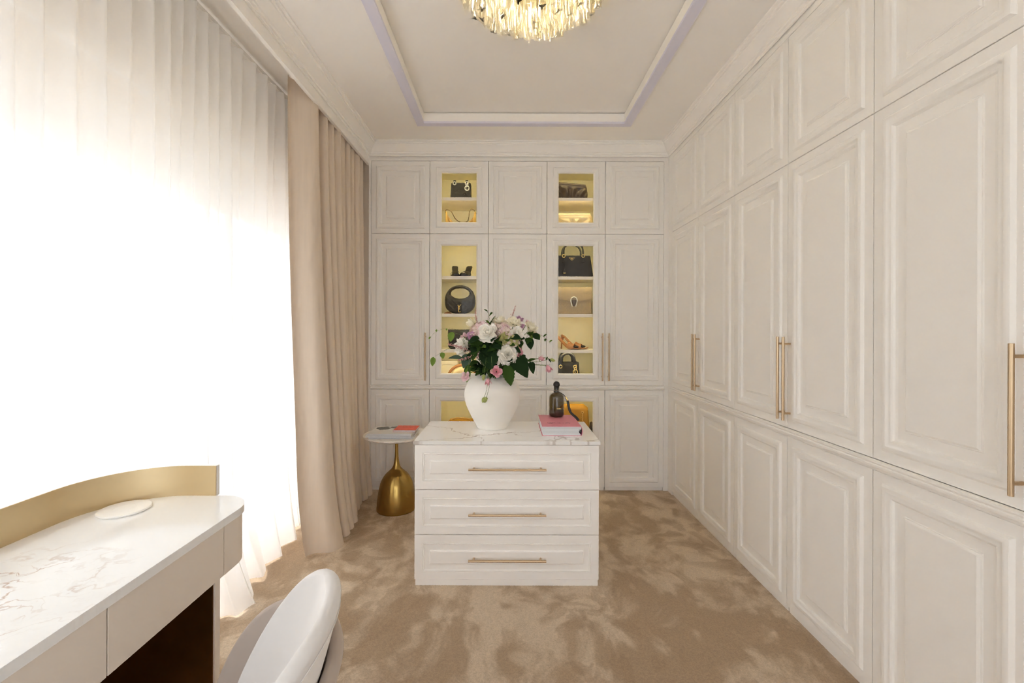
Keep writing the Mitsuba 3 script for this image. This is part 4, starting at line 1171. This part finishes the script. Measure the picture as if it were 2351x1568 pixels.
prisms = [shape(crystal_prism(L, 0.0165), 'crystal') for L in (0.13, 0.15, 0.17)]
rr = np.random.default_rng(2)
count = 0
for i, R in enumerate((0.02, 0.060, 0.100, 0.140, 0.180, 0.220, 0.260, 0.300, 0.335)):
    n = max(3, int(2 * math.pi * R / 0.0365))
    tipz = 2.648 + 0.105 * (R / 0.30) ** 2.4
    for j in range(n):
        if count >= 300:
            break
        count += 1
        a = 2 * math.pi * (j + 0.5 * (i % 2)) / n
        k = int(rr.integers(3))
        L = (0.13, 0.15, 0.17)[k]
        part(lamp, 'crystal_prism', prisms[k], 'crystal_heavy' if count % 6 == 0 else None, m=mat(LX + R * math.cos(a), LY + R * math.sin(a), tipz + L + 0.008 * rr.normal(), rz=math.degrees(a) + 60 * rr.random(), rx=3 * rr.normal(), ry=3 * rr.normal()))

# ------------------------------------------------------------------ bags and shoes in the glazed wardrobes
C2, C4 = X0 + PITCH * 1.5, X0 + PITCH * 3.5        # centres of the two glazed wardrobes
S1, S2, S3, S4 = SHELVES
F1, F2, F3 = 2.130, 0.866, 0.05                     # floors of the three compartments


def tri_tube(pts, r):
    return tube(pts, r, 6, True)


def letter(strokes, r):
    return join([tube(np.array([(x, 0, z) for x, z in s], float), r, 6) for s in strokes])


def arch(w, h, n=20, power=1.0, y=0.0):
    t = np.linspace(0, np.pi, n)
    return np.stack([-w / 2 * np.cos(t), t * 0 + y, h * np.sin(t) ** power], 1)


def top_handle_bag(label, x, y, z, w, h, d, metal, body, ring_z, scale, handle=True):
    key = thing('handbag', label, 'handbag')
    m = mat(x, y, z)
    part(key, 'body', hexa(w, d, w * 0.94, d * 0.7, h, 0.012), body, 40, m=m)
    f = -d / 2 - 0.002
    zr = h * ring_z
    xs = (-0.29 * w, 0.29 * w)
    tabs = [box(sx - 0.011, sx + 0.011, f - 0.001, f + 0.006, zr, h + 0.012, 0.002) for sx in xs]
    part(key, 'handle_tab', join(tabs), 'black_leather', m=m)
    for sx in xs:
        part(key, 'eyelet', moved(ring(0.0125 * scale, 0.0040 * scale), mat(sx, f - 0.003, zr)), metal, True, m=m)
    # charms hanging at the right: letters on a short chain
    cx = xs[1] + 0.002
    part(key, 'charm', join(moved(ring(0.0100 * scale, 0.0034 * scale), mat(cx, f - 0.006, zr - 0.016 * scale)), tube([(cx + 0.012, f - 0.004, zr + 0.022), (cx, f - 0.006, zr - 0.006)], 0.002, 6)), metal, True, m=m, label='ring shaped letter charm')
    cz = zr - 0.044 * scale
    part(key, 'charm', moved(ring(0.0180 * scale, 0.0048 * scale), mat(cx, f - 0.007, cz)), metal, True, m=m, label='letter O charm')
    dd = [[(-0.012, -0.016), (-0.012, 0.016)], [(-0.012, 0.016), (0.002, 0.014), (0.010, 0.0), (0.002, -0.014), (-0.012, -0.016)]]
    part(key, 'charm', moved(letter([[(a * 0.5 * scale, b * 0.7 * scale) for a, b in s] for s in dd], 0.0016 * scale), mat(cx - 0.004, f - 0.009, cz)), metal, True, m=m, label='letter D charm')
    if handle:
        for yy in (f + 0.004, d / 2 - 0.006):
            part(key, 'handle', moved(tube(arch(w * 0.52, h * 0.43, 24, 0.62), 0.0135, 10), mat(0, yy, h - 0.006)), 'black_leather', True, m=m)
    return key


top_handle_bag('small black bag with silver ring charms on the highest left shelf', C2 + 0.002, 3.745, S1, 0.178, 0.150, 0.085, 'silver', 'black_quilted', 0.90, 1.0, False)
top_handle_bag('small black bag with an arched handle and gold letter charms on the lowest right shelf', C4 - 0.054, 3.735, 0.915 - 0.049, 0.212, 0.190, 0.10, 'gold_bright', 'black_quilted', 0.80, 1.0, True)

# crescent shoulder bag
cr = thing('handbag', 'small golden crescent shoulder bag with a looping strap on the upper left shelf', 'handbag')
t = np.linspace(-1, 1, 25)
up = np.stack([0.128 * t, 0.200 - 0.108 * (1 - np.abs(t) ** 2.2)], 1)
dn = np.stack([0.10 * t[::-1], 0.006 + 0.03 * np.abs(t[::-1]) ** 3], 1)
m = mat(C2 + 0.003, 3.725, F1)
part(cr, 'body', puffy(Polygon(np.vstack([up, dn])), 0.06, 0.035, 0.008), 'amber_canvas', True, m=m)
part(cr, 'gusset', join([soft_hull([(s * 0.122, -0.026, 0.196), (s * 0.104, -0.032, 0.09), (s * 0.124, -0.024, 0.06)], 0.006) for s in (-1, 1)]), 'gold_bright', 40, m=m, label='golden end gusset')
part(cr, 'strap', tube(smooth_path([(-0.130, -0.01, 0.190), (-0.124, -0.02, 0.216), (-0.095, -0.03, 0.212), (-0.05, -0.04, 0.145), (0.01, -0.04, 0.105), (0.055, -0.04, 0.112), (0.072, -0.03, 0.175), (0.092, -0.02, 0.226), (0.120, -0.01, 0.208), (0.128, 0, 0.190)], 60), 0.0036, 7), 'strap_olive', True, m=m, label='thin olive strap')

# clutches with a gathered front
def clutch(label, x, y, z, w, h, d, bsdf, tilt=0.0):
    key = thing('clutch_bag', label, 'clutch bag')
    o = Polygon([(-w / 2, 0), (w / 2, 0), (w / 2 + 0.004, h * 0.45), (w / 2 - 0.008, h * 0.80), (w / 2 - 0.026, h), (-w / 2 + 0.026, h), (-w / 2 + 0.008, h * 0.80), (-w / 2 - 0.004, h * 0.45)]).buffer(-0.018).buffer(0.018)

    def gather(px, pz):
        s = np.clip((h * 0.72 - pz) / (h * 0.5), 0, 1)
        fan = px / (w / 2) * (1 + 0.9 * s)
        return 0.016 * np.sin(fan * 9 + 0.6 * np.sin(fan * 5)) * np.minimum(1, s * 5) + 0.012 * s

    m = mat(x, y, z, ry=tilt)
    part(key, 'body', puffy(o, d, 0.05, 0.007, gather), bsdf, True, m=m)
    fr = Polygon([(-w / 2 + 0.002, h * 0.68), (w / 2 - 0.002, h * 0.68), (w / 2 - 0.024, h + 0.002), (-w / 2 + 0.024, h + 0.002)]).buffer(-0.012).buffer(0.013)
    part(key, 'frame', puffy(fr, d * 0.92, 0.02, 0.008), bsdf, True, m=m)
    return key


clutch('dark brown gathered leather clutch on the highest right shelf', C4 - 0.030, 3.745, S1, 0.285, 0.150, 0.085, 'dark_brown_leather', 5)
clutch('cream gathered leather clutch below the dark brown one', C4 + 0.002, 3.735, F1, 0.325, 0.195, 0.090, 'cream_leather', 0)

# quilted hobo with a gold monogram
hb = thing('handbag', 'black quilted round-handled bag with a gold letter monogram', 'handbag')
t = np.linspace(0, 2 * np.pi, 60, endpoint=False)
ox = 0.131 * np.sign(np.cos(t)) * np.abs(np.cos(t)) ** 0.92
oz = 0.122 + np.where(np.sin(t) > 0, 0.125, 0.122) * np.sign(np.sin(t)) * np.abs(np.sin(t)) ** np.where(np.sin(t) > 0, 1.0, 0.62)
hole = [(0.080 * math.cos(a), 0.176 + 0.044 * math.sin(a)) for a in np.linspace(0, 2 * np.pi, 36, endpoint=False)]
quilt = lambda px, pz: 0.0045 * np.minimum(np.abs(np.sin((px + pz) * 75)), np.abs(np.sin((px - pz) * 75)))
m = mat(C2 - 0.004, 3.740, S3)
part(hb, 'body', puffy(Polygon(np.stack([ox, oz], 1), [hole]), 0.085, 0.030, 0.006, quilt), 'black_quilted', True, m=m)
yl = [[(-0.010, 0.030), (-0.002, 0.012)], [(0.016, 0.032), (-0.002, 0.012), (-0.004, -0.004)]]
sl = [[(0.007, 0.008), (0.002, 0.013), (-0.004, 0.008), (0.001, 0.001), (0.006, -0.006), (0.001, -0.013), (-0.007, -0.010)]]
ll = [[(-0.001, -0.006), (-0.004, -0.034), (0.014, -0.034), (0.014, -0.030)]]
part(hb, 'letter_y', moved(letter(yl, 0.0022), mat(-0.004, -0.0520, 0.046)), 'gold_bright', True, m=m, label='gold letter Y')
part(hb, 'letter_s', moved(letter(sl, 0.0022), mat(-0.004, -0.0545, 0.047)), 'gold_bright', True, m=m, label='gold letter S')
part(hb, 'letter_l', moved(letter(ll, 0.0022), mat(-0.004, -0.0570, 0.050)), 'gold_bright', True, m=m, label='gold letter L')
whole('leather_strap', soft_hull([(-0.02, 0, 0.008), (0.03, 0.01, 0.008), (0.0, 0.01, 0.016), (0.02, 0.01, 0.014)], 0.007), 'tan_leather', 'end of a tan leather strap behind the monogrammed hobo bag', 'strap', 40, m=mat(C2 - 0.122, 3.80, S3))

# black quilted flap bag
qb = thing('handbag', 'black quilted flap bag half hidden by the left side of the bouquet', 'handbag')
m = mat(C2 + 0.010, 3.745, S4)
o = Polygon([(-0.115, 0.02), (-0.10, 0.0), (0.10, 0.0), (0.115, 0.02), (0.110, 0.165), (-0.110, 0.165)])
part(qb, 'body', puffy(o, 0.080, 0.03, 0.007), 'black_quilted', True, m=m)
fl = Polygon([(-0.112, 0.168), (0.112, 0.168), (0.114, 0.085), (0.09, 0.062), (-0.09, 0.062), (-0.114, 0.085)])
part(qb, 'flap', moved(puffy(fl, 0.022, 0.012, 0.007), mat(0, -0.036, 0)), 'black_quilted', True, m=m)
part(qb, 'clasp', box(-0.012, 0.012, -0.054, -0.046, 0.074, 0.090, 0.002), 'gold_bright', m=m, label='gold clasp')

# black tote with triangle badge
tt = thing('handbag', 'large black structured tote with a gold triangle badge on the upper right shelf', 'handbag')
m = mat(C4 - 0.010, 3.745, S2)
part(tt, 'body', hexa(0.335, 0.14, 0.295, 0.10, 0.185, 0.008), 'black_leather', 40, m=m)
for yy in (-0.064, 0.048):
    hp = np.array([(-0.082, yy, 0.150), (-0.082, yy, 0.205), (-0.070, yy + 0.006, 0.262), (-0.030, yy + 0.01, 0.292), (0.030, yy + 0.01, 0.292), (0.070, yy + 0.006, 0.262), (0.082, yy, 0.205), (0.082, yy, 0.150)])
    part(tt, 'handle', tube(smooth_path(hp, 40), 0.0075, 9), 'black_leather', True, m=m)
part(tt, 'handle_tab', join([soft_hull([(s * 0.082 - 0.010, -0.069, 0.125), (s * 0.082 + 0.010, -0.069, 0.125), (s * 0.082, -0.064, 0.175)], 0.004) for s in (-1, 1)]), 'black_leather', 40, m=m)
for s in (-1, 1):
    part(tt, 'handle_ring', moved(ring(0.012, 0.0028), mat(s * 0.082, -0.072, 0.176)), 'gold_bright', True, m=m, label='gold ring')
tri = Polygon([(-0.026, 0.011), (0.026, 0.011), (0, -0.016)])
part(tt, 'badge', join(extrude(tri.difference(tri.buffer(-0.0022)), 0.003, UPRIGHT), extrude(Polygon([(-0.012, 0.007), (0.012, 0.007), (0, -0.008)]), 0.002, UPRIGHT)), 'gold_bright', m=m @ mat(-0.012, -0.064, 0.152, rx=-6), label='gold triangle badge')
part(tt, 'key_case', soft_hull([(-0.086, -0.084, 0.040), (-0.070, -0.084, 0.040), (-0.090, -0.084, 0.032), (-0.066, -0.084, 0.032), (-0.078, -0.080, 0.075)], 0.005), 'black_leather', 40, m=m, label='hanging bell shaped key case')
part(tt, 'key_cord', tube([(-0.080, -0.078, 0.150), (-0.078, -0.082, 0.078)], 0.0025, 6), 'black_leather', True, m=m)
part(tt, 'key_trim', tube([(-0.088, -0.090, 0.030), (-0.078, -0.091, 0.028), (-0.068, -0.090, 0.030)], 0.0022, 6), 'gold_bright', True, m=m, label='gold edge')

# patterned flap bag with a horseshoe clasp
fb = thing('handbag', 'beige diamond patterned flap bag with a horseshoe clasp on the right shelf', 'handbag')
m = mat(C4 - 0.002, 3.745, S3)
part(fb, 'body', hexa(0.305, 0.085, 0.300, 0.075, 0.226, 0.010), 'monogram_canvas', 40, m=m)
fo = Polygon([(-0.152, 0.230), (0.152, 0.230), (0.153, 0.132), (0.05, 0.112), (0, 0.100), (-0.05, 0.112), (-0.153, 0.132)])
part(fb, 'flap', extrude(fo, 0.005, UPRIGHT @ mat(0, 0, 0.0435)), 'monogram_canvas', m=m)
u = np.linspace(-0.2, np.pi + 0.2, 24)
hs = [(0.027 * math.cos(a), 0, 0.004 + 0.030 * math.sin(a)) for a in u]
hs = [(0.014, 0, -0.048)] + [(0.022, 0, -0.022)] + hs + [(-0.022, 0, -0.022), (-0.014, 0, -0.048)]
part(fb, 'clasp', tube(np.array(hs) + [0, -0.053, 0.112], 0.0042, 8), 'silver', True, m=m, label='pale metal horseshoe clasp')
part(fb, 'clasp_plate', soft_hull([(-0.012, -0.048, 0.115), (0.012, -0.048, 0.115), (0, -0.048, 0.075)], 0.008), 'dark_brown_leather', 40, m=m)
for s in (-1, 1):
    part(fb, 'strap_ring', moved(trimesh.creation.icosphere(subdivisions=2, radius=0.007), mat(s * 0.118, -0.01, 0.234)), 'silver', True, m=m, label='metal strap ring')


def mule(label, m, bsdf, sole='black_leather', scale=1.0, group=None):
    """A heeled mule; its toe points along +x, it stands on z = 0."""
    key = thing('heeled_mule', label, 'shoe', group)
    s = np.linspace(0, 1, 26)
    x = -0.085 + 0.200 * s
    zt = 0.108 * (1 - np.clip(s / 0.66, 0, 1)) ** 1.35 + 0.010 + 0.006 * np.clip((s - 0.85) / 0.15, 0, 1) ** 2
    zt[s < 0.12] = zt[s < 0.12] * 0.6 + 0.4 * zt[3]
    w = 0.026 + 0.016 * np.exp(-((s - 0.70) / 0.2) ** 2) - 0.010 * np.clip((s - 0.88) / 0.12, 0, 1) ** 1.5 - 0.004 * np.exp(-((s - 0.35) / 0.15) ** 2)
    w = w * np.sqrt(np.clip(s / 0.10 + 0.15, 0, 1))
    top = np.stack([np.stack([x, -w, zt], 1), np.stack([x, w * 0, zt - 0.002], 1), np.stack([x, w, zt], 1)], 1)
    bot = top.copy()
    bot[..., 2] -= (0.006 + 0.007 * np.exp(-((s - 0.40) / 0.22) ** 2))[:, None]
    loop = np.concatenate([top, bot[:, ::-1], top[:, :1]], 1) * scale
    part(key, 'sole', join(grid_mesh(loop), grid_mesh(np.stack([top[0], bot[0]], 0) * scale), grid_mesh(np.stack([top[-1], bot[-1]], 0) * scale)), bsdf, 40, m=m)
    part(key, 'heel', tube(np.array([(-0.076, 0, zt[1] - 0.004), (-0.083, 0, 0.05), (-0.086, 0, 0.0)]) * scale, np.array([0.014, 0.0055, 0.0045]) * scale, 10), bsdf, True, m=m)
    for k, (xa, xb, lean) in enumerate(((0.026, 0.062, 0.010), (0.030, 0.066, -0.010))):
        a = np.linspace(0.06, np.pi - 0.06, 16)
        rows = []
        for f in np.linspace(0, 1, 5):
            xc = xa + (xb - xa) * f
            ww = np.interp(xc, x, w) + 0.002
            hh = 0.036 - 0.006 * f + 0.0015 * k
            rows.append(np.stack([xc + lean * (a / np.pi - 0.5) * 2, -ww * np.cos(a), np.interp(xc, x, zt) - 0.002 + hh * np.sin(a) ** 0.75], 1))
        part(key, 'strap', grid_mesh(np.array(rows) * scale), bsdf, True, m=m)
    part(key, 'toe_lining', soft_hull([(0.080, -0.014, 0.020), (0.080, 0.014, 0.020), (0.094, 0, 0.018)], 0.006) if False else moved(trimesh.creation.icosphere(subdivisions=2, radius=1.0), mat(0.078 * scale, 0, 0.020 * scale) @ np.diag([0.020 * scale, 0.022 * scale, 0.008 * scale, 1])), sole, True, m=m)
    return key


mule('front tan heeled mule of the pair on the right shelf', mat(C4 - 0.064, 3.735, S4, rz=-30), 'tan_leather', scale=1.18)
mule('rear tan heeled mule of the pair on the right shelf', mat(C4 + 0.004, 3.805, S4, rz=-24), 'tan_leather', scale=1.18)
mule('left black mule of the pair on the left shelf', mat(C2 - 0.046, 3.745, S2, rz=-80), 'black_leather', scale=1.05)
mule('right black mule of the pair on the left shelf', mat(C2 + 0.056, 3.745, S2, rz=-100), 'black_leather', scale=1.05)

# behind the bouquet, lowest compartment of the left middle door
bxk = thing('shoe_box', 'pale box at the back of the shelf left of the bouquet', 'box')
part(bxk, 'body', box(C2 - 0.20, C2 - 0.04, 3.86, 3.97, F2, F2 + 0.150, 0.003), 'white_board')
part(bxk, 'lid', box(C2 - 0.203, C2 - 0.037, 3.857, 3.973, F2 + 0.150, F2 + 0.185, 0.003), 'white_board')
sb = thing('handbag', 'tan and cream rounded bag on the shelf behind the left of the bouquet', 'handbag')
m = mat(C2 + 0.02, 3.745, F2)
t = np.linspace(0, np.pi, 26)
part(sb, 'body', puffy(Polygon([(0.125 * math.cos(a), 0.150 * math.sin(a) ** 0.8 if 0 < a < np.pi else 0.0) for a in t]), 0.085, 0.04, 0.008), 'cream_leather', True, m=m)
part(sb, 'trim', tube(np.array([(0.128 * math.cos(a), -0.01, 0.155 * max(math.sin(a), 0) ** 0.8 + 0.004) for a in t]), 0.012, 8), 'tan_leather', True, m=m, label='tan leather edge')

# lowest doors
wk = thing('handbag', 'amber woven box bag behind the island, left of the vase', 'handbag')
m = mat(C2 + 0.010, 3.735, 0.05 + 0.32)
part(wk, 'body', hexa(0.200, 0.10, 0.200, 0.10, 0.190, 0.010), 'mustard_suede', 40, m=m)
for zz in np.arange(0.02, 0.19, 0.018):
    part(wk, 'woven_band', tube(np.array([(-0.101, -0.050, zz), (-0.09, -0.054, zz + 0.002), (0, -0.055, zz - 0.001), (0.09, -0.054, zz + 0.002), (0.101, -0.050, zz)]), 0.005, 6), 'mustard_suede', True, m=m)
part(wk, 'handle', moved(tube(arch(0.16, 0.020, 16, 0.5), 0.006, 8), mat(0, -0.03, 0.186)), 'amber_canvas', True, m=m)
ms = thing('handbag', 'mustard suede bag with a chain strap behind the dark bottle', 'handbag')
m = mat(C4 + 0.004, 3.735, 0.05 + 0.32)
ob = Polygon([(-0.13, 0.0), (0.13, 0.0), (0.135, 0.15), (0.122, 0.295), (0.085, 0.325), (-0.085, 0.325), (-0.122, 0.295), (-0.135, 0.15)]).buffer(-0.02).buffer(0.02)
part(ms, 'body', puffy(ob, 0.090, 0.045, 0.008, lambda px, pz: 0.008 * np.sin(px * 40 + 18 * pz) * np.clip((0.30 - pz) * 8, 0, 1)), 'mustard_suede', True, m=m)
part(ms, 'eyelet', moved(ring(0.0085, 0.0022), mat(0.068, -0.052, 0.262)), 'gold_bright', True, m=m, label='gold eyelet')
part(ms, 'chain', join([moved(ring(0.0052, 0.0016, 12, 5), mat(0.068 + 0.002 * (k % 2), -0.055, 0.252 - 0.0085 * k, rz=70 * (k % 2))) for k in range(24)]), 'gold_bright', True, m=m, label='gold chain strap')
pch = thing('leather_pouch', 'dark brown leather pouch at the right of the mustard suede bag', 'pouch')
part(pch, 'body', soft_hull([(-0.03, -0.05, 0.02), (0.03, -0.05, 0.02), (0.03, 0.05, 0.02), (-0.03, 0.05, 0.02), (-0.02, 0.0, 0.16), (0.025, 0.0, 0.13)], 0.012), 'dark_brown_leather', 40, m=mat(C4 + 0.178, 3.74, 0.37))
part(pch, 'flap', soft_hull([(-0.028, -0.055, 0.10), (0.03, -0.055, 0.08), (0.0, -0.02, 0.165)], 0.010), 'black_leather', 40, m=mat(C4 + 0.178, 3.74, 0.37))
for cx_, words in ((C2, 'inner shelf behind the lower left glass door'), (C4, 'inner shelf behind the lower right glass door')):
    k = f"wardrobe_{'001' if cx_ == C2 else '003'}"
    part(k, 'shelf', shelf_shape, m=mat(cx_ - PITCH / 2, YB, 0.37))
    part(k, 'light_strip', strip_light, m=mat(cx_ - PITCH / 2, YB, 0.352))
